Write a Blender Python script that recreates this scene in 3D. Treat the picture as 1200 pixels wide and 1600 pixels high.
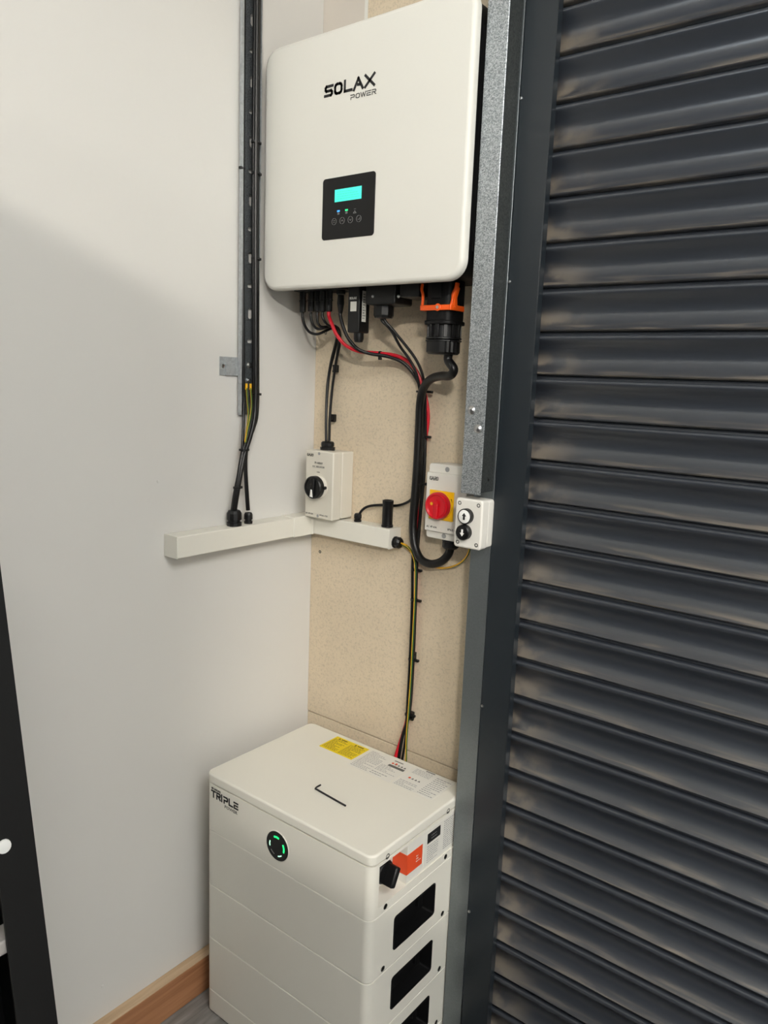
import bpy, bmesh, math, random
from mathutils import Vector, Matrix
random.seed(7)
for o in list(bpy.data.objects): bpy.data.objects.remove(o)
S = bpy.context.scene
COL = S.collection

# ------------------------------------------------------------------ camera
CAM = Vector((1.195, -1.27, 1.322)); FPX = 1195.3
def axes(yaw, pitch, roll):
    fw = Vector((math.sin(yaw)*math.cos(pitch), math.cos(yaw)*math.cos(pitch), math.sin(pitch)))
    rt = Vector((math.cos(yaw), -math.sin(yaw), 0)); up = rt.cross(fw)
    c, s = math.cos(roll), math.sin(roll)
    return rt*c+up*s, up*c-rt*s, fw
RT, UP, FW = axes(-.65972, -.170286, .039072)
cd = bpy.data.cameras.new('camera'); cam = bpy.data.objects.new('camera', cd); COL.objects.link(cam)
cd.sensor_fit = 'VERTICAL'; cd.sensor_height = 36; cd.lens = FPX/1600*36; cd.clip_start = .02
m = Matrix((RT, UP, -FW)).transposed().to_4x4(); m.translation = CAM; cam.matrix_world = m
S.camera = cam
def at(px, py, x=None, y=None, z=None):
    """world point seen at a measured photo position, on the plane x=, y= or z="""
    d = FW + RT*((px-600)/FPX) + UP*((800-py)/FPX)
    a, v = (0, x) if x is not None else (1, y) if y is not None else (2, z)
    return CAM + d*((v-CAM[a])/d[a])

# ------------------------------------------------------------------ light and exposure
W = bpy.data.worlds.new('world'); S.world = W; W.use_nodes = True
W.node_tree.nodes['Background'].inputs[0].default_value = (.8, .9, 1, 1)
W.node_tree.nodes['Background'].inputs[1].default_value = .6
def area(name, loc, rot, sx, sy, power, col):
    l = bpy.data.lights.new(name, 'AREA'); l.shape = 'RECTANGLE'; l.size = sx; l.size_y = sy; l.energy = power; l.color = col
    o = bpy.data.objects.new(name, l); o.location = loc; o.rotation_euler = rot; COL.objects.link(o); return o
LAMP_MAIN = 900; LAMP_FILL = 60; FILL_PANEL = 18; WINDOW = 260
area('window_daylight', (.06, -4.6, 1.75), (0, math.radians(-90), 0), 1.3, 1.9, WINDOW, (.80, .91, 1))
S.view_settings.view_transform = 'Standard'; S.view_settings.look = 'None'
S.view_settings.gamma = 1; S.view_settings.use_curve_mapping = False
S.view_settings.exposure = -0.19

# ------------------------------------------------------------------ materials
def new_mat(name):
    mt = bpy.data.materials.new(name); mt.use_nodes = True
    nt = mt.node_tree; return mt, nt, nt.nodes['Principled BSDF']
def srgb(r, g, b):
    f = lambda c: (c/255/12.92 if c <= 10 else ((c/255+.055)/1.055)**2.4)
    return (f(r), f(g), f(b), 1)
def mat(name, col, rough=.5, metal=0, spec=.5, var=.0, scale=30, bump=0, bscale=200, emit=0, stretch=None):
    mt, nt, b = new_mat(name); N, L = nt.nodes.new, nt.links.new
    b.inputs['Roughness'].default_value = rough; b.inputs['Metallic'].default_value = metal
    b.inputs['Specular IOR Level'].default_value = spec; b.inputs['Base Color'].default_value = col
    tc = N('ShaderNodeTexCoord')
    if var:
        mp = N('ShaderNodeMapping'); L(tc.outputs['Object'], mp.inputs[0])
        if stretch: mp.inputs['Scale'].default_value = stretch
        no = N('ShaderNodeTexNoise'); no.inputs['Scale'].default_value = scale; no.inputs['Detail'].default_value = 5
        L(mp.outputs[0], no.inputs['Vector'])
        cr = N('ShaderNodeValToRGB'); cr.color_ramp.elements[0].position = .3; cr.color_ramp.elements[1].position = .7
        cr.color_ramp.elements[0].color = [c*(1-var) for c in col[:3]]+[1]
        cr.color_ramp.elements[1].color = [min(1, c*(1+var)) for c in col[:3]]+[1]
        L(no.outputs['Fac'], cr.inputs[0]); L(cr.outputs[0], b.inputs['Base Color'])
    if bump:
        n2 = N('ShaderNodeTexNoise'); n2.inputs['Scale'].default_value = bscale; n2.inputs['Detail'].default_value = 4
        L(tc.outputs['Object'], n2.inputs['Vector'])
        bp = N('ShaderNodeBump'); bp.inputs['Strength'].default_value = bump; bp.inputs['Distance'].default_value = .001
        L(n2.outputs['Fac'], bp.inputs['Height']); L(bp.outputs[0], b.inputs['Normal'])
    if emit:
        b.inputs['Emission Color'].default_value = col; b.inputs['Emission Strength'].default_value = emit
    return mt
M = {}
M['wall'] = mat('painted_plaster', srgb(214, 212, 207), .75, var=.012, scale=2, bump=.12, bscale=60)
M['room'] = mat('room_paint', srgb(212, 211, 208), .8)
M['ceiling'] = mat('ceiling_white', srgb(225, 222, 215), .8)
M['inv'] = mat('cream_powder_coat', srgb(219, 217, 209), .42, var=.008, scale=5, bump=.05, bscale=700)
M['bat'] = mat('battery_paint', srgb(225, 222, 211), .5, var=.012, scale=6, bump=.06, bscale=600)
M['blk'] = mat('black_plastic', srgb(13, 13, 14), .4, spec=.4)
M['matblk'] = mat('matt_black', srgb(9, 9, 10), .55, spec=.25)
M['cable'] = mat('black_sheath', srgb(13, 12, 13), .4, spec=.4)
M['heat'] = mat('black_heatsink', srgb(10, 11, 12), .5, spec=.3)
M['glass'] = mat('display_gloss', srgb(12, 12, 13), .3, spec=.3)
M['ink'] = mat('black_print', srgb(22, 22, 24), .6)
M['grey_ink'] = mat('grey_print', srgb(96, 95, 92), .6)
M['pale_ink'] = mat('pale_print', srgb(150, 150, 150), .6)
M['iso'] = mat('light_grey_enclosure', srgb(214, 209, 196), .45, var=.01, scale=9)
M['ac'] = mat('white_enclosure', srgb(226, 223, 215), .4, var=.008, scale=9)
M['trunk'] = mat('white_pvc', srgb(226, 223, 212), .35, var=.01, scale=5)
M['red'] = mat('red_plastic', srgb(205, 14, 32), .35)
M['redwire'] = mat('red_sheath', srgb(206, 22, 42), .4)
M['yellow'] = mat('yellow_plastic', srgb(250, 196, 8), .45)
M['label_yellow'] = mat('yellow_sticker', srgb(232, 205, 10), .5)
M['label_white'] = mat('white_sticker', srgb(222, 220, 212), .5)
M['orange'] = mat('orange_clip', srgb(242, 92, 20), .4)
M['label_orange'] = mat('orange_sticker', srgb(226, 78, 36), .5)
M['steel'] = mat('screw_steel', srgb(190, 190, 190), .3, metal=1)
M['dark_steel'] = mat('screw_dark', srgb(110, 110, 106), .4, metal=1)
M['white'] = mat('white_cap', srgb(238, 238, 234), .4)
M['ladder'] = mat('black_fibreglass', srgb(12, 12, 12), .5, spec=.35)
M['alu'] = mat('aluminium_tread', srgb(205, 200, 195), .45, metal=.4)
M['green'] = mat('green_sheath', srgb(44, 96, 40), .45)
M['lug'] = mat('yellow_lug', srgb(236, 178, 30), .4)
M['frame_dark'] = mat('anthracite', srgb(30, 36, 41), .34, var=.02, scale=4, bump=.04, bscale=900)
M['cabinet'] = mat('dark_cabinet', srgb(52, 54, 58), .5)
M['screen'] = mat('lcd_cyan', srgb(70, 230, 212), .4, emit=.42)
M['led_blue'] = mat('led_blue', srgb(60, 150, 255), .4, emit=1.6)
M['led_green'] = mat('led_green', srgb(40, 235, 130), .4, emit=1.5)
M['led_pale'] = mat('led_pale', srgb(200, 255, 225), .4, emit=1.0)
M['lamp'] = mat('lamp_diffuser', (1, .94, .85, 1), .5, emit=LAMP_MAIN)
M['panel'] = mat('fill_panel_diffuser', (1, .985, .96, 1), .5, emit=FILL_PANEL)
M['lampfill'] = mat('lamp_diffuser_fill', (1, .98, .95, 1), .5, emit=LAMP_FILL)
M['pane'] = mat('window_pane', srgb(190, 215, 240), .1, emit=1.2)

def mat_board(name, col):
    mt, nt, b = new_mat(name); N, L = nt.nodes.new, nt.links.new
    b.inputs['Roughness'].default_value = .85
    tc = N('ShaderNodeTexCoord')
    n1 = N('ShaderNodeTexNoise'); n1.inputs['Scale'].default_value = 230; n1.inputs['Detail'].default_value = 6; n1.inputs['Roughness'].default_value = .7
    n2 = N('ShaderNodeTexNoise'); n2.inputs['Scale'].default_value = 7; n2.inputs['Detail'].default_value = 3
    n3 = N('ShaderNodeTexVoronoi'); n3.inputs['Scale'].default_value = 260
    for n in (n1, n2, n3): L(tc.outputs['Object'], n.inputs['Vector'])
    r = N('ShaderNodeValToRGB'); e = r.color_ramp.elements
    e[0].position = .32; e[0].color = [c*.76 for c in col[:3]]+[1]; e[1].position = .50; e[1].color = col
    L(n1.outputs['Fac'], r.inputs[0])
    r2 = N('ShaderNodeValToRGB'); e = r2.color_ramp.elements
    e[0].position = .25; e[0].color = (.93, .92, .9, 1); e[1].position = .7; e[1].color = (1.03, 1.02, 1.0, 1)
    L(n2.outputs['Fac'], r2.inputs[0])
    mx = N('ShaderNodeMix'); mx.data_type = 'RGBA'; mx.blend_type = 'MULTIPLY'; mx.inputs['Factor'].default_value = 1
    L(r.outputs[0], mx.inputs['A']); L(r2.outputs[0], mx.inputs['B'])
    L(mx.outputs['Result'], b.inputs['Base Color'])
    bp = N('ShaderNodeBump'); bp.inputs['Strength'].default_value = .25; bp.inputs['Distance'].default_value = .001
    L(n1.outputs['Fac'], bp.inputs['Height']); L(bp.outputs[0], b.inputs['Normal'])
    return mt
M['board'] = mat_board('beige_board', srgb(216, 201, 177))
M['board_pink'] = mat('primed_board', srgb(208, 200, 189), .8, var=.02, scale=5, bump=.1, bscale=60)

def mat_galv(name, c0, c1, scale, rough, metal=.85):
    mt, nt, b = new_mat(name); N, L = nt.nodes.new, nt.links.new
    tc = N('ShaderNodeTexCoord'); v = N('ShaderNodeTexVoronoi'); v.inputs['Scale'].default_value = scale
    L(tc.outputs['Object'], v.inputs['Vector'])
    sp = N('ShaderNodeSeparateColor'); L(v.outputs['Color'], sp.inputs[0])
    r = N('ShaderNodeValToRGB'); r.color_ramp.elements[0].color = c0; r.color_ramp.elements[1].color = c1
    L(sp.outputs[0], r.inputs[0]); L(r.outputs[0], b.inputs['Base Color'])
    mr = N('ShaderNodeMapRange'); mr.inputs['To Min'].default_value = rough-.08; mr.inputs['To Max'].default_value = rough+.12
    L(sp.outputs[1], mr.inputs['Value']); L(mr.outputs[0], b.inputs['Roughness'])
    b.inputs['Metallic'].default_value = metal
    return mt
M['galv'] = mat_galv('galvanised_spangle', srgb(128, 134, 138), srgb(206, 211, 214), 640, .42)
M['galv_plain'] = mat_galv('galvanised_plain', srgb(128, 134, 137), srgb(133, 139, 142), 420, .36)
M['galv_shaded'] = mat_galv('galvanised_shaded', srgb(62, 66, 66), srgb(82, 86, 86), 420, .45, .6)  # same zinc, with the dark reflection on the right return put into its colour
M['tray'] = mat_galv('galvanised_tray', srgb(160, 164, 166), srgb(178, 182, 184), 200, .5, .35)

def mat_wood(name, c0, c1):
    mt, nt, b = new_mat(name); N, L = nt.nodes.new, nt.links.new
    b.inputs['Roughness'].default_value = .5
    tc = N('ShaderNodeTexCoord'); mp = N('ShaderNodeMapping'); mp.inputs['Scale'].default_value = (40, 2.2, 40)
    L(tc.outputs['Object'], mp.inputs[0])
    n = N('ShaderNodeTexNoise'); n.inputs['Scale'].default_value = 2; n.inputs['Detail'].default_value = 6; n.inputs['Distortion'].default_value = .6
    L(mp.outputs[0], n.inputs['Vector'])
    r = N('ShaderNodeValToRGB'); e = r.color_ramp.elements
    e[0].position = .3; e[0].color = c0; e[1].position = .72; e[1].color = c1
    L(n.outputs['Fac'], r.inputs[0]); L(r.outputs[0], b.inputs['Base Color'])
    return mt
M['wood'] = mat_wood('oak_skirting', srgb(150, 100, 66), srgb(180, 130, 92))
M['wood_top'] = mat_wood('oak_worn_edge', srgb(178, 148, 116), srgb(206, 180, 148))
def mat_plank():
    mt, nt, b = new_mat('grey_vinyl_plank'); N, L = nt.nodes.new, nt.links.new
    b.inputs['Roughness'].default_value = .45
    tc = N('ShaderNodeTexCoord'); oi = N('ShaderNodeObjectInfo')
    ad = N('ShaderNodeVectorMath'); ad.operation = 'ADD'; L(tc.outputs['Object'], ad.inputs[0]); L(oi.outputs['Location'], ad.inputs[1])
    mp = N('ShaderNodeMapping'); mp.inputs['Scale'].default_value = (26, 2.5, 26); L(ad.outputs[0], mp.inputs[0])
    n = N('ShaderNodeTexNoise'); n.inputs['Scale'].default_value = 2; n.inputs['Detail'].default_value = 7; n.inputs['Distortion'].default_value = .9
    L(mp.outputs[0], n.inputs['Vector'])
    r = N('ShaderNodeValToRGB'); e = r.color_ramp.elements
    e[0].position = .3; e[0].color = srgb(92, 90, 88); e[1].position = .7; e[1].color = srgb(150, 147, 143)
    L(n.outputs['Fac'], r.inputs[0]); L(r.outputs[0], b.inputs['Base Color'])
    return mt
M['plank'] = mat_plank()
PITCH = .0707
def mat_slat():
    mt, nt, b = new_mat('dusty_anthracite_slat'); N, L = nt.nodes.new, nt.links.new
    tc = N('ShaderNodeTexCoord'); oi = N('ShaderNodeObjectInfo')
    sp = N('ShaderNodeSeparateXYZ'); L(tc.outputs['Object'], sp.inputs[0])
    ml = N('ShaderNodeMath'); ml.operation = 'MULTIPLY'; ml.inputs[1].default_value = 40; L(oi.outputs['Random'], ml.inputs[0])
    cb = N('ShaderNodeCombineXYZ'); L(ml.outputs[0], cb.inputs[1])
    ad = N('ShaderNodeVectorMath'); ad.operation = 'ADD'; L(tc.outputs['Object'], ad.inputs[0]); L(cb.outputs[0], ad.inputs[1])
    mp = N('ShaderNodeMapping'); mp.inputs['Scale'].default_value = (5, 1, 110); L(ad.outputs[0], mp.inputs[0])
    n = N('ShaderNodeTexNoise'); n.inputs['Scale'].default_value = 1.6; n.inputs['Detail'].default_value = 5; n.inputs['Distortion'].default_value = .5
    L(mp.outputs[0], n.inputs['Vector'])
    n2 = N('ShaderNodeTexNoise'); n2.inputs['Scale'].default_value = 26; n2.inputs['Detail'].default_value = 4; L(ad.outputs[0], n2.inputs['Vector'])
    def mr(src, a, c, lo=0, hi=1):
        q = N('ShaderNodeMapRange'); q.interpolation_type = 'SMOOTHSTEP'
        q.inputs['From Min'].default_value = a; q.inputs['From Max'].default_value = c
        q.inputs['To Min'].default_value = lo; q.inputs['To Max'].default_value = hi; L(src, q.inputs['Value']); return q.outputs[0]
    def mth(op, a, c):
        q = N('ShaderNodeMath'); q.operation = op
        for i, v in enumerate((a, c)):
            if isinstance(v, (int, float)): q.inputs[i].default_value = v
            else: L(v, q.inputs[i])
        return q.outputs[0]
    low = mr(sp.outputs['Z'], .021, .009)                      # settled on the lower, upturned lip
    band = mth('MULTIPLY', low, mr(n.outputs['Fac'], .42, .72, .05, .7))
    end = mth('MULTIPLY', mr(sp.outputs['X'], .145, .03), mr(sp.outputs['Z'], .050, .02))
    end = mth('MULTIPLY', end, mr(n2.outputs['Fac'], .38, .62, .08, .8))
    dust = mth('MINIMUM', mth('MAXIMUM', band, end), .8)
    mx = N('ShaderNodeMix'); mx.data_type = 'RGBA'; mx.inputs['A'].default_value = srgb(45, 49, 56); mx.inputs['B'].default_value = srgb(118, 108, 94)
    L(dust, mx.inputs['Factor']); L(mx.outputs['Result'], b.inputs['Base Color'])
    L(mth('ADD', mth('MULTIPLY', dust, .35), .30), b.inputs['Roughness'])
    b.inputs['Specular IOR Level'].default_value = .95
    return mt
M['slat'] = mat_slat()

# ------------------------------------------------------------------ builders
def thing(name, label, cat, loc=(0, 0, 0), group=None, kind=None):
    o = bpy.data.objects.new(name, None); COL.objects.link(o); o.location = loc; o.empty_display_size = .05
    o['label'] = label
    if cat: o['category'] = cat
    if group: o['group'] = group
    if kind: o['kind'] = kind
    return o
def tag(o, label, cat=None, group=None, kind=None):
    o['label'] = label
    if cat: o['category'] = cat
    if group: o['group'] = group
    if kind: o['kind'] = kind
    return o
def root_loc(p):
    v = Vector((0, 0, 0))
    while p: v += p.location; p = p.parent
    return v
def obj(name, bm, material, parent=None, bevel=0, seg=2, smooth=True, angle=35):
    bmesh.ops.recalc_face_normals(bm, faces=bm.faces)
    me = bpy.data.meshes.new(name)
    if parent is not None: off = root_loc(parent)
    else:
        vs = [v.co for v in bm.verts]
        off = Vector(((min(v.x for v in vs)+max(v.x for v in vs))/2, (min(v.y for v in vs)+max(v.y for v in vs))/2, min(v.z for v in vs)))
    for v in bm.verts: v.co -= off
    bm.to_mesh(me); bm.free()
    o = bpy.data.objects.new(name, me); COL.objects.link(o)
    if parent is not None: o.parent = parent
    else: o.location = off
    me.materials.append(M[material])
    if smooth:
        for p in me.polygons: p.use_smooth = True
        me.set_sharp_from_angle(angle=math.radians(angle))
    if bevel:
        b = o.modifiers.new('bevel', 'BEVEL'); b.width = bevel; b.segments = seg; b.limit_method = 'ANGLE'; b.angle_limit = math.radians(40)
        b.harden_normals = False
    return o
def B(*boxes):
    bm = bmesh.new()
    for b in boxes: add_box(bm, *b)
    return bm
def add_box(bm, x0, x1, y0, y1, z0, z1):
    v = [bm.verts.new((x, y, z)) for z in (z0, z1) for y in (y0, y1) for x in (x0, x1)]
    for f in ((0, 2, 3, 1), (4, 5, 7, 6), (0, 1, 5, 4), (2, 6, 7, 3), (0, 4, 6, 2), (1, 3, 7, 5)): bm.faces.new([v[i] for i in f])
    return v
def rrect(w0, w1, h0, h1, r, n=6):
    pts = []
    for cx, cy, a0 in ((w1-r, h1-r, 0), (w0+r, h1-r, 90), (w0+r, h0+r, 180), (w1-r, h0+r, 270)):
        for k in range(n+1):
            a = math.radians(a0+90*k/n); pts.append((cx+r*math.cos(a), cy+r*math.sin(a)))
    return pts
def add_prism(bm, outline, a0, a1, axis='y'):
    def P(u, v, a): return {'y': (u, a, v), 'x': (a, u, v), 'z': (u, v, a)}[axis]
    A = [bm.verts.new(P(u, v, a0)) for u, v in outline]; Bv = [bm.verts.new(P(u, v, a1)) for u, v in outline]
    bm.faces.new(A); bm.faces.new(Bv[::-1]); n = len(outline)
    for i in range(n): bm.faces.new((A[i], A[(i+1) % n], Bv[(i+1) % n], Bv[i]))
    return bm
def prism(outline, a0, a1, axis='y'):
    return add_prism(bmesh.new(), outline, a0, a1, axis)
def circ(cx, cy, r, n=24, a0=0):
    return [(cx+r*math.cos(a0+2*math.pi*k/n), cy+r*math.sin(a0+2*math.pi*k/n)) for k in range(n)]
def smooth_path(pts, sub=6):
    pts = [Vector(p) for p in pts]
    if len(pts) < 3: return pts
    out = []
    for i in range(len(pts)-1):
        p0 = pts[max(i-1, 0)]; p1 = pts[i]; p2 = pts[i+1]; p3 = pts[min(i+2, len(pts)-1)]
        for k in range(sub):
            t = k/sub
            out.append(.5*((2*p1)+(p2-p0)*t+(2*p0-5*p1+4*p2-p3)*t*t+(3*p1-p0-3*p2+p3)*t**3))
    out.append(pts[-1]); return out
def add_tube(bm, pts, r, n=10, sub=6):
    P = smooth_path(pts, sub) if sub else [Vector(p) for p in pts]
    rings = []; up = None
    for i, p in enumerate(P):
        d = (P[min(i+1, len(P)-1)]-P[max(i-1, 0)])
        d = d.normalized() if d.length > 1e-9 else Vector((0, 0, 1))
        if up is None: up = d.orthogonal().normalized()
        else:
            up = up-d*up.dot(d); up = up.normalized() if up.length > 1e-6 else d.orthogonal().normalized()
        s = d.cross(up)
        rings.append([bm.verts.new(p+up*(r*math.cos(2*math.pi*k/n))+s*(r*math.sin(2*math.pi*k/n))) for k in range(n)])
    for a, b in zip(rings, rings[1:]):
        for k in range(n): bm.faces.new((a[k], a[(k+1) % n], b[(k+1) % n], b[k]))
    bm.faces.new(rings[0][::-1]); bm.faces.new(rings[-1])
    return bm
def tube(pts, r, n=10, sub=6): return add_tube(bmesh.new(), pts, r, n, sub)
def add_lathe(bm, c, axis, prof, n=24, flat=None):
    """prof: (radius, height) along axis from point c"""
    ax = Vector(axis).normalized(); u = ax.orthogonal().normalized(); w = ax.cross(u); c = Vector(c)
    rings = [[bm.verts.new(c+ax*h+u*(r*math.cos(2*math.pi*k/n))+w*(r*math.sin(2*math.pi*k/n))) for k in range(n)] for r, h in prof]
    for a, b in zip(rings, rings[1:]):
        for k in range(n): bm.faces.new((a[k], a[(k+1) % n], b[(k+1) % n], b[k]))
    bm.faces.new(rings[0][::-1]); bm.faces.new(rings[-1])
    return bm
def lathe(c, axis, prof, n=24): return add_lathe(bmesh.new(), c, axis, prof, n)
def cut(o, bm):
    """subtract a solid from an object and keep the result as its mesh"""
    bmesh.ops.recalc_face_normals(bm, faces=bm.faces)
    off = root_loc(o)
    for v in bm.verts: v.co -= off
    me = bpy.data.meshes.new('cutter'); bm.to_mesh(me); bm.free()
    c = bpy.data.objects.new('cutter', me); COL.objects.link(c); c.location = off
    mods = [(q.width, q.segments) for q in o.modifiers if q.type == 'BEVEL']
    for q in list(o.modifiers): o.modifiers.remove(q)
    b = o.modifiers.new('cut', 'BOOLEAN'); b.operation = 'DIFFERENCE'; b.object = c; b.solver = 'EXACT'
    bpy.context.view_layer.update()
    new = bpy.data.meshes.new_from_object(o.evaluated_get(bpy.context.evaluated_depsgraph_get()))
    o.modifiers.clear(); old = o.data; o.data = new; bpy.data.meshes.remove(old); bpy.data.objects.remove(c)
    for p in new.polygons: p.use_smooth = True
    new.set_sharp_from_angle(angle=math.radians(35))
    return o

# planar frames for print: origin, u (reading direction), v (up), n (out of the surface)
def frame(o, u, v): return (Vector(o), Vector(u), Vector(v), Vector(u).cross(Vector(v)))
def front(x, y, z): return frame((x, y, z), (1, 0, 0), (0, 0, 1))      # faces the room (-y)
def side(x, y, z): return frame((x, y, z), (0, 1, 0), (0, 0, 1))       # faces +x
def topf(x, y, z): return frame((x, y, z), (1, 0, 0), (0, 1, 0))       # faces up
def add_quad(bm, F, u0, u1, v0, v1, lift=.0003):
    o, u, v, n = F
    bm.faces.new([bm.verts.new(o+u*a+v*b+n*lift) for a, b in ((u0, v0), (u1, v0), (u1, v1), (u0, v1))])
def add_slab(bm, F, pts, lift=0, th=.0004):
    o, u, v, n = F
    A = [bm.verts.new(o+u*a+v*b+n*lift) for a, b in pts]; Bv = [bm.verts.new(o+u*a+v*b+n*(lift+th)) for a, b in pts]
    bm.faces.new(A[::-1]); bm.faces.new(Bv); k = len(pts)
    for i in range(k): bm.faces.new((A[i], A[(i+1) % k], Bv[(i+1) % k], Bv[i]))
def slab(F, pts, lift=0, th=.0004):
    bm = bmesh.new(); add_slab(bm, F, pts, lift, th); return bm
GL = {  # stroke letters on a unit cell, wide technical face
 'S': [[(1, .92), (.2, .92), (.08, .8), (.08, .62), (.2, .5), (.8, .5), (.92, .38), (.92, .2), (.8, .08), (0, .08)]],
 'O': [[(.32, .08), (.16, .16), (.08, .32), (.08, .68), (.16, .84), (.32, .92), (.68, .92), (.84, .84), (.92, .68), (.92, .32), (.84, .16), (.68, .08), (.32, .08)]],
 'L': [[(.08, 1), (.08, .08), (.95, .08)]],
 'A': [[(0, 0), (.46, .95), (.95, 0)], [(.45, .38), (.62, .38)]],
 'X': [[(0, 1), (.95, 0)], [(.0, 0), (.95, 1)]],
 'T': [[(0, .92), (1, .92)], [(.5, .8), (.5, 0)]],
 'R': [[(.08, .92), (.8, .92), (.92, .8), (.92, .6), (.8, .48), (.3, .48)], [(.45, .48), (.95, 0)], [(.08, .6), (.08, 0)]],
 'I': [[(.15, 1), (.15, 0)]],
 'P': [[(.0, .92), (.8, .92), (.92, .8), (.92, .55), (.8, .42), (.08, .42), (.08, 0)]],
 'E': [[(0, .92), (.95, .92)], [(.12, .5), (.9, .5)], [(.05, .38), (.05, .08), (.95, .08)]],
 'W': [[(0, 1), (.25, .05), (.5, .9), (.75, .05), (1, 1)]],
 'G': [[(.95, .92), (.25, .92), (.08, .75), (.08, .25), (.25, .08), (.9, .08), (.92, .5), (.5, .5)]],
 'B': [[(.08, 0), (.08, .95), (.75, .92), (.88, .75), (.72, .5), (.92, .3), (.78, .06), (.08, .06)]],
 'Y': [[(0, 1), (.5, .5), (1, 1)], [(.5, .5), (.5, 0)]],
}
def add_stroke(bm, F, a, b, t, lift=.0003, th=.0004, cap=.5):
    a = Vector(a); b = Vector(b); d = (b-a)
    if d.length < 1e-9: return
    d.normalize(); nn = Vector((-d.y, d.x)); a = a-d*t*cap; b = b+d*t*cap
    add_slab(bm, F, [tuple(a-nn*t/2), tuple(b-nn*t/2), tuple(b+nn*t/2), tuple(a+nn*t/2)], lift, th)
def strokes(F, text, w, h, gap, t):
    bm = bmesh.new(); x = 0
    for ch in text:
        if ch == ' ': x += w*.6; continue
        cw = w*(.3 if ch == 'I' else 1.15 if ch in 'XWA' else 1)
        for pl in GL[ch]:
            for p, q in zip(pl, pl[1:]): add_stroke(bm, F, (x+p[0]*cw, p[1]*h), (x+q[0]*cw, q[1]*h), t)
        x += cw+gap
    return bm
def text_mesh(F, s, size, width=None, lift=.0003, bold=0):
    cu = bpy.data.curves.new('print', 'FONT'); cu.body = s; cu.size = size; cu.extrude = .0002; cu.offset = bold; cu.resolution_u = 3
    t = bpy.data.objects.new('print', cu); COL.objects.link(t); bpy.context.view_layer.update()
    me = bpy.data.meshes.new_from_object(t.evaluated_get(bpy.context.evaluated_depsgraph_get()))
    bm = bmesh.new(); bm.from_mesh(me); bpy.data.objects.remove(t); bpy.data.curves.remove(cu); bpy.data.meshes.remove(me)
    xs = [v.co.x for v in bm.verts]; k = (width/(max(xs)-min(xs))) if width and xs else 1; x0 = min(xs) if xs else 0
    o, u, v, n = F
    for q in bm.verts: q.co = o+u*((q.co.x-x0)*k)+v*q.co.y+n*(lift+.0002+q.co.z)
    return bm
def add_print(bm, F, u0, u1, v0, v1, rows, fill=.5, seed=1):
    """rows of tiny unreadable print: one dash for each word"""
    R = random.Random(seed); h = (v1-v0)/rows
    for k in range(rows):
        v = v1-(k+.5)*h; x = u0; stop = u1 if R.random() > .25 else u0+(u1-u0)*R.uniform(.4, .95)
        while x < stop-.001:
            w = min(R.uniform(.002, .007), stop-x); add_quad(bm, F, x, x+w, v-h*fill/2, v+h*fill/2, .0007); x += w+.0014

# ------------------------------------------------------------------ the room
H = 2.75; RX = 5.0; RY = -6.5
obj('wall_left', B((-.12, 0, RY, -5.25, 0, H), (-.12, 0, -3.95, .12, 0, H), (-.12, 0, -5.25, -3.95, 0, .8), (-.12, 0, -5.25, -3.95, 2.65, H)), 'wall', smooth=False)
wl = bpy.data.objects['wall_left']; tag(wl, 'plain white plaster wall on the left', kind='structure')
wb = thing('wall_back', 'beige cement board wall in the corner behind the equipment', None, (.3, .02, 0), kind='structure')
obj('backing', B((0, .53, .016, .12, 0, H), (.53, 2.75, .016, .12, 2.45, H), (2.75, RX, .016, .12, 0, H)), 'room', wb, smooth=False)
tag(obj('board', B((.0, .515, 0, .016, .5325, 1.72)), 'board', wb, bevel=.0012), 'speckled beige board')
tag(obj('board', B((.0, .515, .001, .016, 0, .530)), 'board', wb, bevel=.0012), 'lower strip of board behind the battery stack')
tag(obj('board', B((.0, .1135, 0, .016, 1.7225, H)), 'board_pink', wb, bevel=.0012), 'primed board above the inverter')
tag(obj('board', B((.1165, .515, 0, .016, 1.7225, H)), 'board', wb, bevel=.0012), 'bare board above the inverter')
obj('joint_strip', B((.113, .121, -.0012, .004, 1.73, H)), 'label_white', wb)
for px, py in ((509, 520), (500, 862)):
    p = at(px, py, y=0); obj('screw', lathe((p.x, 0.001, p.z), (0, -1, 0), [(.004, 0), (.0038, .0012), (.0018, .0016), (.0015, .0006)], 12), 'dark_steel', wb)
for px, py in ((247, 752), (160, 1541), (383, 513)):
    p = at(px, py, x=0); obj('wall_mark', lathe((0, p.y, p.z), (1, 0, 0), [(.003, 0), (.0022, .0009), (.001, .0012)], 10), 'wall', wl)
wr = obj('wall_right', B((RX, RX+.12, RY, .12, 0, H)), 'room', smooth=False); tag(wr, 'plain pale wall on the far right of the room', kind='structure')
wq = obj('wall_rear', B((0, RX, RY-.12, RY, 0, H)), 'room', smooth=False); tag(wq, 'plain pale wall at the rear of the room', kind='structure')
ce = obj('ceiling', B((-.12, RX+.12, RY-.12, .12, H, H+.1)), 'ceiling', smooth=False); tag(ce, 'white ceiling', kind='structure')
fl = thing('floor', 'grey wood effect plank floor', None, (0, 0, 0), kind='structure')
obj('screed', B((0, RX, RY, .02, -.06, -.004)), 'cabinet', fl, smooth=False)
pw, pl_ = .184, 1.22
me0 = None
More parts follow.
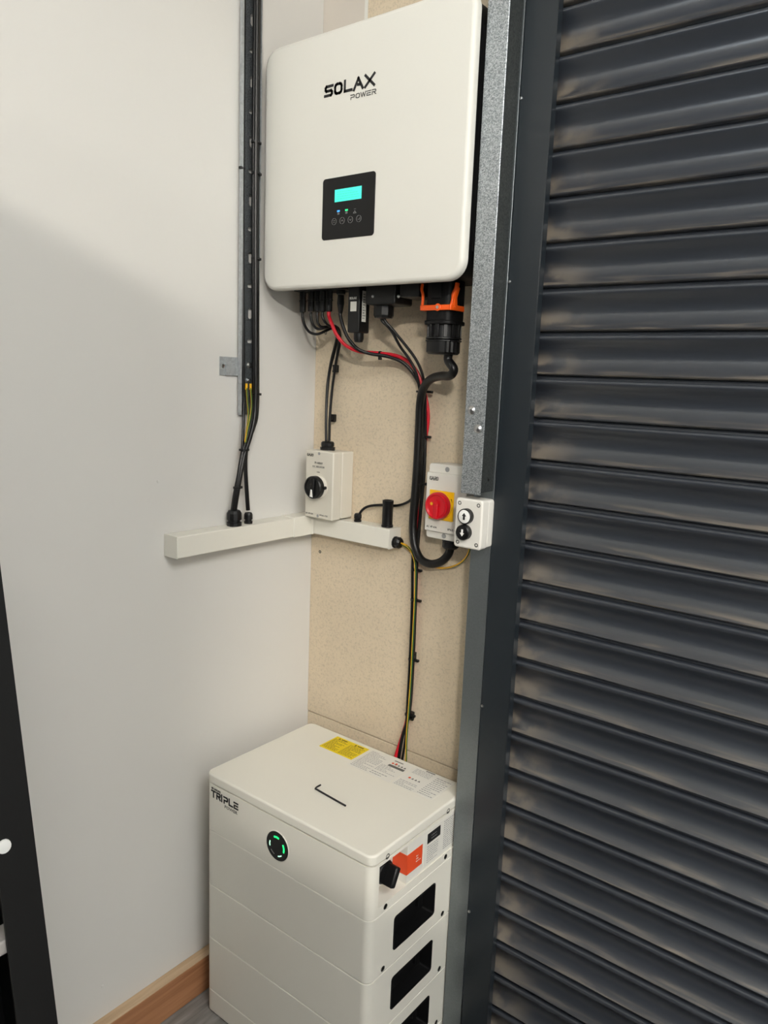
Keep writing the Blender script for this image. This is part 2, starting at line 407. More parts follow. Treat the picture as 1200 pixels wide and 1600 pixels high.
for i in range(int(RX/pw)+1):
    for j in range(6):
        x = i*pw; y = -.0-(j+((i*.37) % 1))*pl_ + .62
        y1 = min(y, 0); y0 = max(y-pl_, RY)
        if y1-y0 < .05 or x+pw > RX: continue
        full = abs((y1-y0)-pl_) < 1e-6
        if full and me0 is not None:
            o = bpy.data.objects.new('plank', me0); COL.objects.link(o); o.parent = fl; o.location = (x+pw/2, (y0+y1)/2, 0); continue
        bm = B((-pw/2+.0006, pw/2-.0006, -(y1-y0)/2+.0006, (y1-y0)/2-.0006, -.004, 0))
        me = bpy.data.meshes.new('plank'); bmesh.ops.recalc_face_normals(bm, faces=bm.faces); bm.to_mesh(me); bm.free(); me.materials.append(M['plank'])
        o = bpy.data.objects.new('plank', me); COL.objects.link(o); o.parent = fl; o.location = (x+pw/2, (y0+y1)/2, 0)
        if full: me0 = me
sk = obj('baseboard_left', B((0, .025, RY, 0, .001, .0815)), 'wood', bevel=.001)
obj('top_edge', B((.0002, .0252, RY, 0, .0816, .084)), 'wood_top', sk, bevel=.001)
tag(sk, 'light oak skirting board along the left wall', kind='structure')
wn = thing('window_1', 'tall daylight window in the left wall', None, (-.06, -4.6, .8), kind='structure')
obj('window_frame', B((-.1, -.02, -5.25, -5.19, .8, 2.65), (-.1, -.02, -4.01, -3.95, .8, 2.65), (-.1, -.02, -5.19, -4.01, .8, .86), (-.1, -.02, -5.19, -4.01, 2.59, 2.65)), 'frame_dark', wn, smooth=False)
obj('pane', B((-.07, -.06, -5.19, -4.01, .86, 2.59)), 'pane', wn, smooth=False)

# batten lamps on rods; the long batten and ceiling panel are added fill
def batten(x, y, z, half, label, key):
    t = thing('batten_lamp', label, 'lamp', (x, y, z), 'hanging batten lamps')
    obj('body', B((x-half, x+half, y-.035, y+.035, z+.055, z+.1)), 'white', t, bevel=.006)
    bm = bmesh.new(); add_prism(bm, rrect(y-.04, y+.04, z-.02, z+.054, .03, 5), x-half+.01, x+half-.01, 'x'); obj('diffuser', bm, key, t)
    for s in (-1, 1): obj('rod', tube([(x+s*half*.7, y, z+.1), (x+s*half*.7, y, H)], .004, 8, 0), 'steel', t)
batten(2.6, -3.0, 2.34, .14, 'short warm batten lamp hung behind the camera', 'lamp')
batten(3.4, -5.0, 2.46, .6, 'long fill batten added at the unseen rear of the room', 'lampfill')  # unseen lamp, added to fill the room with general light
cp = thing('ceiling_fill_panel', 'square white fill panel added on the ceiling right of the camera', 'lamp', (2.5, -1.6, H-.05))  # unseen light, added to bring more overhead light onto the battery top
obj('frame', B((1.88, 3.12, -2.22, -.98, H-.03, H-.001)), 'white', cp, smooth=False)
obj('diffuser', B((1.90, 3.10, -2.20, -1.00, H-.04, H-.0305)), 'panel', cp, smooth=False)

# tall cupboard behind the camera; its top casts the long slanting shade on the left wall
cb_ = thing('tall_cupboard', 'dark grey tall cupboard standing against the left wall behind the camera', 'cupboard', (.6, -1.8, 0))
obj('body', B((.03, 1.16, -2.05, -1.49, .0, 1.838)), 'cabinet', cb_, bevel=.004)
for s in (0, 1):
    d = obj('door', B((.034+.563*s, .592+.563*s, -1.49, -1.472, .06, 1.80)), 'cabinet', cb_, bevel=.002)
    obj('handle', tube([(.56+.06*s, -1.472, .95), (.56+.06*s, -1.45, .96), (.56+.06*s, -1.45, 1.09), (.56+.06*s, -1.472, 1.10)], .005, 8, 3), 'steel', d)
lc = thing('low_light_blocker', 'dark grey light blocker added beside the tall cupboard behind the camera', 'cupboard', (1.56, -1.8, 0))  # unseen box, added to keep the main lamp off the battery front
obj('body', B((1.18, 1.94, -2.05, -1.49, .0, 1.27)), 'cabinet', lc, bevel=.004)
for s in (0, 1): obj('door', B((1.186+.377*s, 1.557+.377*s, -1.49, -1.472, .06, 1.25)), 'cabinet', lc, bevel=.002)
# ------------------------------------------------------------------ roller shutter
YS = -.088
rs = thing('roller_shutter', 'closed anthracite roller shutter of curved dusty slats', 'shutter', (.55, YS, 0))
prof = [(.0085, .0046), (.0005, .0052), (-.0032, .0066), (-.0038, .0082), (-.0022, .0098)]
for k in range(1, 14):                                    # concave face
    t = k/14; prof.append((-.0022+.0140*math.sin(math.pi*t)**.9, .0098+(.0590-.0098)*t))
prof += [(-.0022, .0590), (-.0034, .0605), (-.0052, .0625), (-.0058, .0650), (-.0050, .0675), (-.0028, .0692), (.0010, .0698), (.0070, .0696), (.0090, .0760), (.016, .0760), (.016, .0046)]
SL = 2.22
bm = bmesh.new()
A = [bm.verts.new((0, y, z)) for y, z in prof]; Bv = [bm.verts.new((SL, y, z)) for y, z in prof]
n = len(prof)
for i in range(n): bm.faces.new((A[i], A[(i+1) % n], Bv[(i+1) % n], Bv[i]))
bm.faces.new(A); bm.faces.new(Bv[::-1]); bmesh.ops.recalc_face_normals(bm, faces=bm.faces)
ms = bpy.data.meshes.new('slat'); bm.to_mesh(ms); bm.free(); ms.materials.append(M['slat'])
for p in ms.polygons: p.use_smooth = True
ms.set_sharp_from_angle(angle=math.radians(50))
zg = 1.7617
k0 = int((zg-.02)/PITCH)
for k in range(-11, k0+1):
    z = zg-k*PITCH-.0015
    if z+PITCH > 2.46: continue
    o = bpy.data.objects.new('slat', ms); COL.objects.link(o); o.parent = rs; o.location = (0, 0, z)
obj('bottom_bar', B((.55, .55+SL, YS-.006, YS+.03, .004, zg-k0*PITCH-.0005)), 'frame_dark', rs, bevel=.002)

gr = thing('guide_rail', 'anthracite steel guide rail down the left edge of the shutter', 'rail', (.56, -.06, 0))
obj('face', B((.5375, .593, -.109, -.104, .002, 2.45)), 'frame_dark', gr, bevel=.0005)
obj('channel', B((.5395, .544, -.104, .012, .002, 2.45), (.544, .600, -.02, .012, .002, 2.45)), 'frame_dark', gr, smooth=False)
obj('edge_strip', B((.5930, .5942, -.1092, -.094, .002, 2.45)), 'frame_dark', gr, smooth=False)
for px, py in ((733, 1424), (745, 1100), (787, 441), (808, 155)):
    p = at(px, py, y=-.109); obj('screw', lathe((max(p.x, .5395), -.109, p.z), (0, -1, 0), [(.003, 0), (.0026, .0015), (.001, .002)], 8), 'steel', gr)
g2 = thing('guide_rail', 'matching anthracite guide rail on the far right edge of the shutter', 'rail', (2.7, -.06, 0))
obj('face', B((2.70, 2.76, -.118, -.112, .002, 2.45)), 'frame_dark', g2, bevel=.001)
obj('channel', B((2.772, 2.778, -.112, -.111, .002, 2.45)), 'frame_dark', g2, smooth=False)

ga = thing('galvanised_angle', 'smooth galvanised steel angle between the board and the dark guide rail', 'steel angle', (.51, -.06, 0))
obj('front_leg', B((.4935, .5345, -.107, -.1035, .002, 2.45)), 'galv_plain', ga, bevel=.0008)
obj('side_leg', B((.4935, .4970, -.1035, -.001, .002, 2.45)), 'galv_plain', ga, smooth=False)
gc = thing('galvanised_cover', 'spangled galvanised box section ending above the push button station', 'steel cover', (.51, -.13, 1.13))
zb = at(735, 772, y=-.149).z
obj('front_face', B((.4925, .5320, -.150, -.1475, zb, 2.45)), 'galv', gc, bevel=.001)
obj('return_face', B((.5295, .5320, -.1475, -.1085, zb+.004, 2.45)), 'galv_shaded', gc, smooth=False)
obj('return_face', B((.4925, .4950, -.1475, -.1085, zb+.004, 2.45)), 'galv', gc, smooth=False)
for px, py in ((736, 641), (746, 670)):
    p = at(px, py, y=-.151); b = obj('bolt', lathe((p.x, -.1498, p.z), (0, -1, 0), [(.0075, 0), (.0075, .001), (.005, .0035), (.002, .0045)], 18), 'steel', gc)
p = at(763, 750, x=.532); obj('hole_plug', lathe((.5318, p.y, p.z), (1, 0, 0), [(.0025, 0), (.0025, .0006)], 12), 'matblk', gc)

# ------------------------------------------------------------------ inverter
IY = -.178; IX0, IX1, IZ0, IZ1 = .017, .4895, 1.489, 1.932
inv = thing('inverter', 'cream white wall hung solar inverter with lit display', 'inverter', (.25, -.08, 1.489))
bm = prism(rrect(IX0, IX1, IZ0, IZ1, .034, 8), IY, IY+.022); obj('front_cover', bm, 'inv', inv, bevel=.0075, seg=4)
bm = prism(rrect(IX0+.010, IX1-.006, IZ0+.012, IZ1-.006, .03, 6), IY+.022, -.012); obj('heat_sink', bm, 'heat', inv, bevel=.003)
bm = bmesh.new()
for k in range(18): add_box(bm, IX1-.0065, IX1-.0025, IY+.035+k*.007, IY+.038+k*.007, IZ0+.05, IZ1-.05)
f_ = obj('cooling_fins', bm, 'heat', inv, smooth=False); f_['kind'] = 'stuff'
obj('wall_bracket', B((.1, .4, -.012, -.001, 1.6, 1.85)), 'steel', inv, bevel=.001)
a = at(508, 151, y=IY); b_ = at(588, 145, y=IY)
Lw = b_.x-a.x
obj('logo', strokes(front(a.x, IY, 1.8208), 'SOLAX', Lw*.152, .0182, Lw*.040, .0046), 'ink', inv, smooth=False)
obj('logo', strokes(front(a.x+Lw*.515, IY, 1.8058), 'POWER', Lw*.080, .0080, Lw*.018, .0011), 'ink', inv, smooth=False)
px0, px1, pz0, pz1 = at(505, 300, y=IY).x, at(586.5, 300, y=IY).x, at(505, 376, y=IY).z, at(505, 281, y=IY).z
pan = obj('display_panel', prism(rrect(px0, px1, pz0, pz1, .006, 5), IY-.0012, IY+.002), 'glass', inv, bevel=.0004)
pw_, ph = px1-px0, pz1-pz0
F = front(px0, IY-.0012, pz0)
scr = obj('screen', slab(F, [(pw_*.245, ph*.60), (pw_*.755, ph*.60), (pw_*.755, ph*.80), (pw_*.245, ph*.80)], .0002), 'screen', pan, smooth=False)
bm = bmesh.new(); add_print(bm, F, pw_*.29, pw_*.71, ph*.625, ph*.775, 4, .16, 3)
mt_txt = mat('lcd_text', srgb(44, 190, 176), .5, emit=.4); M['lcd_text'] = mt_txt
obj('screen_text', bm, 'lcd_text', pan, smooth=False)
for u, key in ((.325, 'led_blue'), (.48, 'led_green')):
    obj('status_light', slab(F, [(pw_*(u-.024), ph*.438), (pw_*(u+.024), ph*.438), (pw_*(u+.024), ph*.462), (pw_*(u-.024), ph*.462)], .0002), key, pan, smooth=False)
bm = bmesh.new()
for u in (.325, .48):
    for q in range(3): add_quad(bm, F, pw_*(u-.02), pw_*(u+.02), ph*(.395+q*.012), ph*(.401+q*.012))
add_quad(bm, F, pw_*.62, pw_*.66, ph*.447, ph*.452)
for pts in (((.615, .385), (.64, .42)), ((.64, .42), (.665, .385)), ((.615, .385), (.665, .385))):
    add_stroke(bm, F, (pw_*pts[0][0], ph*pts[0][1]), (pw_*pts[1][0], ph*pts[1][1]), .0007)
obj('icons', bm, 'pale_ink', pan, smooth=False)
for k, u in enumerate((.245, .402, .56, .72)):
    bm = bmesh.new(); c = (pw_*u, ph*.288); r = pw_*.045
    for s in range(16):
        if s in (3, 11): continue
        a0, a1 = 2*math.pi*s/16, 2*math.pi*(s+1)/16
        add_stroke(bm, F, (c[0]+r*math.cos(a0), c[1]+r*math.sin(a0)), (c[0]+r*math.cos(a1), c[1]+r*math.sin(a1)), .0005)
    g = [[(-.4, .3), (.4, .3)], [(-.4, -.2), (.3, -.2)]] if k == 0 else [[(-.4, -.2), (0, .3)], [(0, .3), (.4, -.2)]] if k == 1 else [[(-.4, .2), (0, -.3)], [(0, -.3), (.4, .2)]] if k == 2 else [[(.4, .3), (.4, -.2)], [(.4, -.2), (-.4, -.2)]]
    for p, q in g: add_stroke(bm, F, (c[0]+p[0]*r, c[1]+p[1]*r), (c[0]+q[0]*r, c[1]+q[1]*r), .0005)
    obj('touch_button', bm, 'pale_ink', pan, smooth=False)
# underside fittings
obj('terminal_block', B((.035, .165, -.108, -.07, 1.4955, 1.503)), 'heat', inv, bevel=.002)
gp = at(605, 462, y=-.10)
pl1 = obj('gland_plate', prism(rrect(gp.x-.038, gp.x+.032, 1.462, 1.503, .004), -.118, -.062), 'blk', inv, bevel=.002)
for px in (583, 623):
    p = at(px, 463, y=-.118); obj('bolt', lathe((p.x, -.118, p.z), (0, -1, 0), [(.003, 0), (.003, .0015), (.0012, .003)], 12), 'steel', pl1)
gc0 = at(600, 478, y=-.09)
obj('cable_gland', lathe((gc0.x, -.09, 1.468), (0, 0, -1), [(.016, 0), (.016, .006), (.0195, .007), (.0195, .024), (.017, .029), (.008, .030)], 10), 'blk', inv, angle=20)
gx = at(643, 460, y=-.10).x
obj('blank_plate', B((gx-.016, gx+.028, -.115, -.06, 1.473, 1.503)), 'blk', inv, bevel=.002)

# AC connector with orange clip
acx = at(695, 500, y=-.09).x; acy = -.09
acn = thing('ac_connector', 'large black power plug with orange locking clip under the inverter', 'connector', (acx, acy, 1.37))
def octo(cx, cy, r, f=.45):
    return rrect(cx-r, cx+r, cy-r, cy+r, r*f, 4)
obj('housing', prism(octo(acx, acy, .0275), 1.428, 1.502, 'z'), 'matblk', acn, bevel=.002)
obj('front_ridge', B((acx-.012, acx+.010, acy-.030, acy-.026, 1.468, 1.495)), 'matblk', acn, bevel=.001)
obj('shoulder', prism(octo(acx, acy, .0315, .6), 1.424, 1.431, 'z'), 'matblk', acn, bevel=.0015)
obj('collar', lathe((acx, acy, 1.426), (0, 0, -1), [(.0265, 0), (.0265, .024), (.0325, .0245), (.0325, .027), (.028, .0275)], 28), 'blk', acn)
for k in range(12):
    a = math.radians(k*30+8)
    c = Vector((acx+.0285*math.cos(a), acy+.0285*math.sin(a), 0))
    bm = B((-.0025, .0025, -.0035, .0035, 1.402, 1.426)); bmesh.ops.rotate(bm, verts=bm.verts, cent=(0, 0, 0), matrix=Matrix.Rotation(a, 3, 'Z'))
    bmesh.ops.translate(bm, verts=bm.verts, vec=c); obj('rib', bm, 'blk', acn, bevel=.0005)
bm = bmesh.new(); add_lathe(bm, (acx, acy, 1.397), (0, 0, -1), [(.0325, 0), (.0325, .002), (.030, .0025), (.030, .021), (.027, .0245), (.009, .025)], 48)
for v in bm.verts:
    d = Vector((v.co.x-acx, v.co.y-acy)); ang = math.atan2(d.y, d.x)
    if d.length > .0295 and 1.372 < v.co.z < 1.396 and int((ang+math.pi)/(2*math.pi)*6) % 2 == 0:
        v.co.x = acx+d.x*(1.03 if round((ang+math.pi)/(2*math.pi)*48) % 2 else .98); v.co.y = acy+d.y*(1.03 if round((ang+math.pi)/(2*math.pi)*48) % 2 else .98)
obj('nut', bm, 'blk', acn, angle=15)
cl = obj('clip', B((acx-.0315, acx+.0315, acy-.0325, acy-.028, 1.4475, 1.457), (acx+.0285, acx+.033, acy-.0325, acy+.012, 1.4475, 1.457), (acx-.033, acx-.0285, acy-.0325, acy+.012, 1.4475, 1.457)), 'orange', acn, bevel=.0012)
for s in (-1, 1):
    x = acx+s*.0305; yy = acy-.0295 if s < 0 else acy-.020
    pts = [(x, yy, 1.452), (x-s*.001, yy, 1.466), (x-s*.0005, yy, 1.476), (x+s*.003, yy+.001, 1.484), (x+s*.0035, yy+.003, 1.494)]
    obj('clip_arm', tube(pts, .0026 if s < 0 else .0042, 8, 5), 'orange', acn)
obj('clip_cheek', prism([(acy-.030, 1.455), (acy-.010, 1.455), (acy-.012, 1.470), (acy-.004, 1.487), (acy-.016, 1.492), (acy-.024, 1.474)], acx+.0285, acx+.0325, 'x'), 'orange', acn, bevel=.001)
obj('clip_screw', lathe((at(684, 478, y=acy-.033).x, acy-.0322, 1.4525), (0, -1, 0), [(.0065, 0), (.0065, .0015), (.0055, .0022)], 18), 'orange', acn)
obj('screw', lathe((at(684, 478, y=acy-.033).x, acy-.0345, 1.4525), (0, -1, 0), [(.0028, 0), (.0028, .0006)], 12), 'steel', acn)

# communication stick
dx0, dx1 = at(543, 490, y=-.115).x, at(561, 490, y=-.115).x
dg = thing('communication_stick', 'black plug-in communication stick with small white print under the inverter', 'adapter', ((dx0+dx1)/2, -.1, 1.41))
obj('body', B((dx0, dx1, -.115, -.083, 1.411, 1.503)), 'blk', dg, bevel=.0025, seg=3)
obj('end_cap', lathe(((dx0+dx1)/2+.002, -.099, 1.412), (0, 0, -1), [(.010, 0), (.010, .012), (.008, .018), (.004, .019)], 16), 'blk', dg)
F = front(dx0, -.115, 1.411); dw = dx1-dx0
obj('logo', text_mesh(front(dx0+dw*.16, -.115, 1.4735), 'SOLAX', .006, dw*.62, bold=.00025), 'white', dg, smooth=False)
obj('sticker', slab(F, [(dw*.25, .040), (dw*.76, .040), (dw*.76, .058), (dw*.25, .058)], .0001), 'label_white', dg, smooth=False)
obj('side_sticker', slab(side(dx1, -.107, 1.432), [(0, 0), (.012, 0), (.012, .058), (0, .058)], .0001), 'label_white', dg, smooth=False)
bm = bmesh.new(); add_print(bm, side(dx1, -.107, 1.432), .002, .010, .004, .054, 10, .35, 5); obj('side_print', bm, 'grey_ink', dg, smooth=False)

# ------------------------------------------------------------------ cables
def wpath(spec, off=(0, 0, 0)): return [at(px, py, y=y)+Vector(off) for px, py, y in spec]
def plug_part(p, t, r=.0068, tip=False):
    z0 = 1.4995
    if tip: pr = [(r*1.3, 0), (r*1.3, .012), (r*.95, .014), (r*1.05, .03), (r*.7, .045), (r*.5, .05), (.002, .0505)]
    else: pr = [(r, 0), (r, .020), (r*1.15, .0205), (r*1.15, .024), (r, .0245), (r*.95, .044), (.0035, .0455)]
    return obj('plug', lathe((p.x, p.y, z0), (0, 0, -1), pr, 12), 'blk', t, angle=25)
def cable(name, label, pts, r, matk='cable', cat='cable', group=None, plug=None, tip=False, n=10):
    t = thing(name, label, cat, pts[-1], group)
    obj('sheath', tube(pts, r, n, 6), matk, t)
    if plug is not None: plug_part(plug, t, tip=tip)
    return t
def plugpt(px): p = at(px, 485, y=-.09); return Vector((p.x, -.09, 1.456))
def from_plug(px, spec): p = plugpt(px); return [p, p-Vector((0, 0, .01))]+wpath(spec)
p1 = from_plug(473, [(476, 508, -.09), (484, 519, -.088), (496, 522, -.078), (509, 517, -.062), (520, 513, -.042), (526, 520, -.025), (525, 534, -.016), (517, 566, -.012), (511.5, 604, -.012), (509.5, 650, -.020), (509.5, 689, -.034)])
cable('solar_cable', 'black solar cable from the leftmost plug, looping lowest before the isolator', p1, .0028, plug=plugpt(473), group='solar cables to the isolator')
p2 = from_plug(486, [(489, 507, -.09), (497, 514, -.086), (510, 512, -.070), (522, 509, -.048), (530, 516, -.030), (531, 534, -.020), (525.5, 564, -.014), (519.5, 604, -.013), (515.5, 650, -.022), (514.5, 689, -.036)])
cable('solar_cable', 'black solar cable from the second plug, running down to the isolator', p2, .0028, plug=plugpt(486), group='solar cables to the isolator')
p3 = from_plug(496, [(497, 505, -.088), (503, 511, -.080), (515, 510, -.062), (526, 512, -.042), (528, 522, -.020), (523, 548, -.010), (514.5, 585, -.006), (510, 640, -.010), (510, 689, -.028)])
cable('solar_cable', 'black solar cable from the third plug, between its neighbours', p3, .0026, plug=plugpt(496), group='solar cables to the isolator')
p4 = from_plug(504, [(506, 500, -.088), (511, 507, -.078), (519, 511, -.06), (526, 515, -.046), (530, 525, -.026), (527, 552, -.010), (521, 592, -.007), (515.5, 645, -.016), (514, 689, -.030)])
cable('solar_cable', 'black solar cable from the plug just left of the red lead', p4, .0026, plug=plugpt(504), group='solar cables to the isolator')
red = from_plug(514, [(518, 505, -.092), (526, 523, -.090), (541, 540, -.080), (563, 549.5, -.064), (592, 552, -.047), (620, 556, -.034), (640, 567, -.026), (655, 588, -.020), (663, 612, -.014), (668.5, 640, -.0085), (668, 665, -.007), (661, 710, -.0048), (654, 760, -.0048), (651, 810, -.0048), (650.5, 870, -.0048), (649.5, 930, -.0048), (644, 1030, -.0048), (638, 1110, -.0048), (630, 1145, -.008), (619.5, 1178, -.018), (612, 1204, -.028)])
cable('battery_lead', 'red battery cable sweeping right under the inverter then down to the battery stack', red, .0037, 'redwire', plug=plugpt(514))
blk = from_plug(532, [(536, 510, -.090), (545, 530, -.086), (560, 546, -.074), (580, 553, -.060), (605, 557, -.044), (630, 567, -.030), (648, 587, -.018), (658, 610, -.014), (664, 650, -.0125), (663, 730, -.0125), (657, 800, -.0125), (651.5, 870, -.0125), (649.5, 930, -.0125), (645.5, 1030, -.0125), (640, 1110, -.0125), (629, 1150, -.012), (623, 1186, -.02), (620, 1206, -.028)])
cable('battery_lead', 'black battery cable with tapered plug, running just beneath the red one', blk, .0036, plug=plugpt(532), tip=True)
g0 = Vector((gc0.x-.003, -.09, 1.442))
com1 = [g0, g0-Vector((0, 0, .008))]+wpath([(611, 516, -.080), (625, 541, -.060), (640, 562, -.044), (650, 582, -.036), (655, 605, -.030), (660, 640, -.0205), (660, 700, -.0205), (656, 760, -.0205), (651, 800, -.017), (645, 870, -.0145), (644, 940, -.0145), (640.5, 1030, -.0145), (636, 1110, -.0145), (634, 1150, -.018), (628, 1190, -.024), (626, 1206, -.03)])
cable('data_cable', 'thin black data cable from the gland, dropping to the battery stack', com1, .0028)
g0 = Vector((gc0.x+.004, -.09, 1.442))
com2 = [g0, g0-Vector((0, 0, .008))]+wpath([(616, 518, -.078), (634, 540, -.060), (650, 562, -.044), (660, 585, -.034), (664, 612, -.026), (664, 660, -.0175), (660, 710, -.0175), (652, 755, -.0175), (645, 777, -.0175), (634, 786, -.014), (618, 790, -.008), (596, 789, -.008), (576, 791, -.013), (565, 798, -.018), (560, 808, -.02)])
cable('data_cable', 'thin black data cable curving left behind the tube into the white trunking', com2, .0028)
n0 = Vector((acx+.012, acy, 1.374))
ac = [n0, n0-Vector((0, 0, .012))]+wpath([(709, 577, -.092), (703, 587, -.084), (689, 587.5, -.068), (674, 592, -.052), (663, 604, -.040), (657, 626, -.032), (655, 665, -.028), (652, 725, -.027), (648, 780, -.027), (645.5, 822, -.028), (648, 852, -.032), (657, 873, -.036), (672, 881, -.039), (688, 878, -.040), (700, 867, -.040), (704, 855, -.040)])
cable('mains_cable', 'thick black mains cable dropping from the orange clipped plug and looping up into the isolator', ac, .0082, n=14)

tex_gy = None
def gy(pts, r, name, label):
    t = thing(name, label, 'wire', pts[-1], 'green and yellow earth wires')
    obj('sheath', tube(pts, r, 8, 6), 'lug', t)
    P = [p+Vector((.35, -.5, 0)).normalized()*0 for p in pts]
    obj('green_stripe', tube([p+Vector((r*.55, -r*.25, -r*.1)) for p in pts], r*.72, 8, 6), 'green', t)
    return t
e1 = wpath([(624, 848, -.02), (633, 851, -.02), (640, 857, -.020), (646, 870, -.020), (649, 890, -.021), (648, 940, -.023), (645, 1000, -.023), (642, 1060, -.023), (638.5, 1110, -.023), (635.5, 1150, -.024), (634.5, 1186, -.030), (634, 1202, -.034)])
gy(e1, .0019, 'earth_wire', 'green and yellow earth wire running from trunking gland down the bundle to the battery')
e2 = wpath([(624, 850, -.018), (634, 855, -.014), (644, 864, -.012), (656, 876, -.012), (674, 885, -.014), (696, 887.5, -.022), (715, 882, -.032), (728, 871, -.042), (734, 858, -.05)])
gy(e2, .0019, 'earth_wire', 'green and yellow earth wire passing behind the thick cable loop towards the push button box')

def tie(c, r, label, axis=(0, 0, 1), tail=(1, 0, 0), ln=.006):
    t = thing('cable_tie', label, 'cable tie', c, 'black cable ties')
    bm = lathe(Vector(c)-Vector(axis)*.002, axis, [(r, 0), (r+.0010, .0002), (r+.0010, .0038), (r, .004)], 16); obj('band', bm, 'blk', t)
    q = Vector(c)+Vector(tail)*(r+.002)
    obj('head', B((q.x-.0028, q.x+.0028+ln*abs(tail[0]), q.y-.003, q.y+.003, q.z-.0025, q.z+.0025)), 'blk', t, bevel=.0006)
for px, py, y, r, lab in ((660.5, 612, -.022, .0125, 'cable tie where the mains cable joins the bundle under the inverter'),
                          (659, 682, -.0175, .0108, 'cable tie on the bundle level with the top of the isolators'),
                          (654.5, 755, -.0175, .0108, 'cable tie on the bundle beside the red switch'),
                          (648, 890, -.0125, .0068, 'cable tie on the bundle just below the mains cable loop'),
                          (647, 937, -.0125, .0068, 'cable tie on the bundle a little below the trunking'),
                          (643.5, 1030, -.0125, .0068, 'cable tie halfway down the board on the bundle'),
                          (638, 1116, -.0125, .0068, 'lowest cable tie on the bundle above the battery stack'),
                          (594, 554, -.045, .006, 'cable tie holding the red and black battery cables together')):
    c = at(px, py, y=y)
    if 'holding' in lab: tie(c, r, lab, axis=(.97, .2, -.1), tail=(0, 0, -1))
    else: tie(c, r, lab)
def clip(px, py, lab):
    p = at(px, py, y=-.004); t = thing('cable_clip', lab, 'cable clip', (p.x, 0, p.z), 'black cable clips on the board')
    obj('base', B((p.x-.006, p.x+.006, -.008, -.0005, p.z-.008, p.z+.008)), 'blk', t, bevel=.001)
    obj('jaw', B((p.x-.002, p.x+.010, -.014, -.008, p.z+.004, p.z+.008)), 'blk', t, bevel=.0008)
    obj('jaw', B((p.x-.002, p.x+.010, -.014, -.008, p.z-.008, p.z-.004)), 'blk', t, bevel=.0008)
clip(525, 576, 'upper black clip holding the solar cables to the board')
clip(521, 653, 'lower black clip holding the solar cables to the board')
clip(646, 1024, 'black clip behind the cable bundle halfway down the board')
clip(643, 1117, 'black clip behind the cable bundle just above the battery stack')

# ------------------------------------------------------------------ isolators
IYD = -.068
a = at(478, 702, y=IYD); b_ = at(520, 760, y=IYD); zt = at(500, 704.5, y=IYD).z; zb_ = at(500, 811, y=IYD).z
x0, x1 = a.x, b_.x
dc = thing('dc_isolator', 'grey rotary isolator box with black knob standing over the trunking', 'switch', ((x0+x1)/2, -.03, zb_))
obj('base', B((x0+.0008, x1-.0008, -.0385, -.001, zb_+.001, zt-.001)), 'iso', dc, bevel=.003, seg=3)
cv = obj('cover', B((x0, x1, IYD, -.0395, zb_, zt)), 'iso', dc, bevel=.003, seg=3)
xm = (x0+x1)/2
for z, s in ((zt, -1), (zb_, 1)):
    obj('screw_slot', prism(circ(xm-.001, z+s*.006, .0032, 14), IYD-.0006, IYD+.001), 'pale_ink', dc)
kc = at(494.5, 761, y=IYD-.006); kx, kz = kc.x, kc.z
obj('dial_plate', lathe((kx, IYD+.001, kz), (0, -1, 0), [(.0265, 0), (.0265, .004), (.024, .0065), (.022, .007)], 40), 'iso', dc)
kn = obj('knob', lathe((kx, IYD-.006, kz), (0, -1, 0), [(.0225, 0), (.0245, .002), (.0245, .012), (.0225, .0145), (.020, .015), (.019, .012), (.004, .011)], 40), 'blk', dc)
bm = B((-.0055, .0055, -.0255, -.0165, -.0215, .0215)); bmesh.ops.rotate(bm, verts=bm.verts, cent=(0, 0, 0), matrix=Matrix.Rotation(math.radians(4), 3, 'Y')); bmesh.ops.translate(bm, verts=bm.verts, vec=(kx, IYD+.004, kz))
obj('grip', bm, 'blk', kn, bevel=.002)
obj('pointer', slab(front(kx, IYD-.0216, kz), [(-.0045, -.0195), (.004, -.0205), (.0018, -.0045), (-.0022, -.004)], .0), 'white', kn, smooth=False)
obj('lock_tab', lathe((kx+.0255, IYD-.005, kz+.001), (0, -1, 0), [(.0034, 0), (.0034, .005), (.002, .006)], 12), 'blk', dc)
def garo(F, w, h): return strokes(F, 'GARO', w*.215, h, w*.045, h*.15)
obj('logo', garo(front(x0+.005, IYD, zt-.0135), .0175, .0058), 'ink', dc, smooth=False)
obj('lettering', text_mesh(front(xm-.013, IYD, zt-.0285), 'PV ARRAY', .0062, .0235), 'grey_ink', dc, smooth=False)
obj('lettering', text_mesh(front(xm-.0185, IYD, zt-.0365), 'D.C. ISOLATOR', .0056, .034), 'grey_ink', dc, smooth=False)
obj('lettering', text_mesh(front(xm-.006, IYD, zt-.0475), 'ON', .004, .008), 'grey_ink', dc, smooth=False)
obj('lettering', text_mesh(front(x0+.004, IYD, zb_+.007), 'DC 4P 32A', .0046, .022), 'grey_ink', dc, smooth=False)
obj('lettering', text_mesh(front(xm+.005, IYD, zb_+.007), 'IP66 CE', .0046, .023), 'grey_ink', dc, smooth=False)
gxm = at(512, 692, y=-.034).x
obj('cable_gland', lathe((gxm, -.034, zt-.002), (0, 0, 1), [(.0165, 0), (.0165, .008), (.0135, .0085), (.0135, .010), (.0145, .0105), (.0145, .017), (.012, .020), (.006, .0205)], 12), 'blk', dc, angle=20)

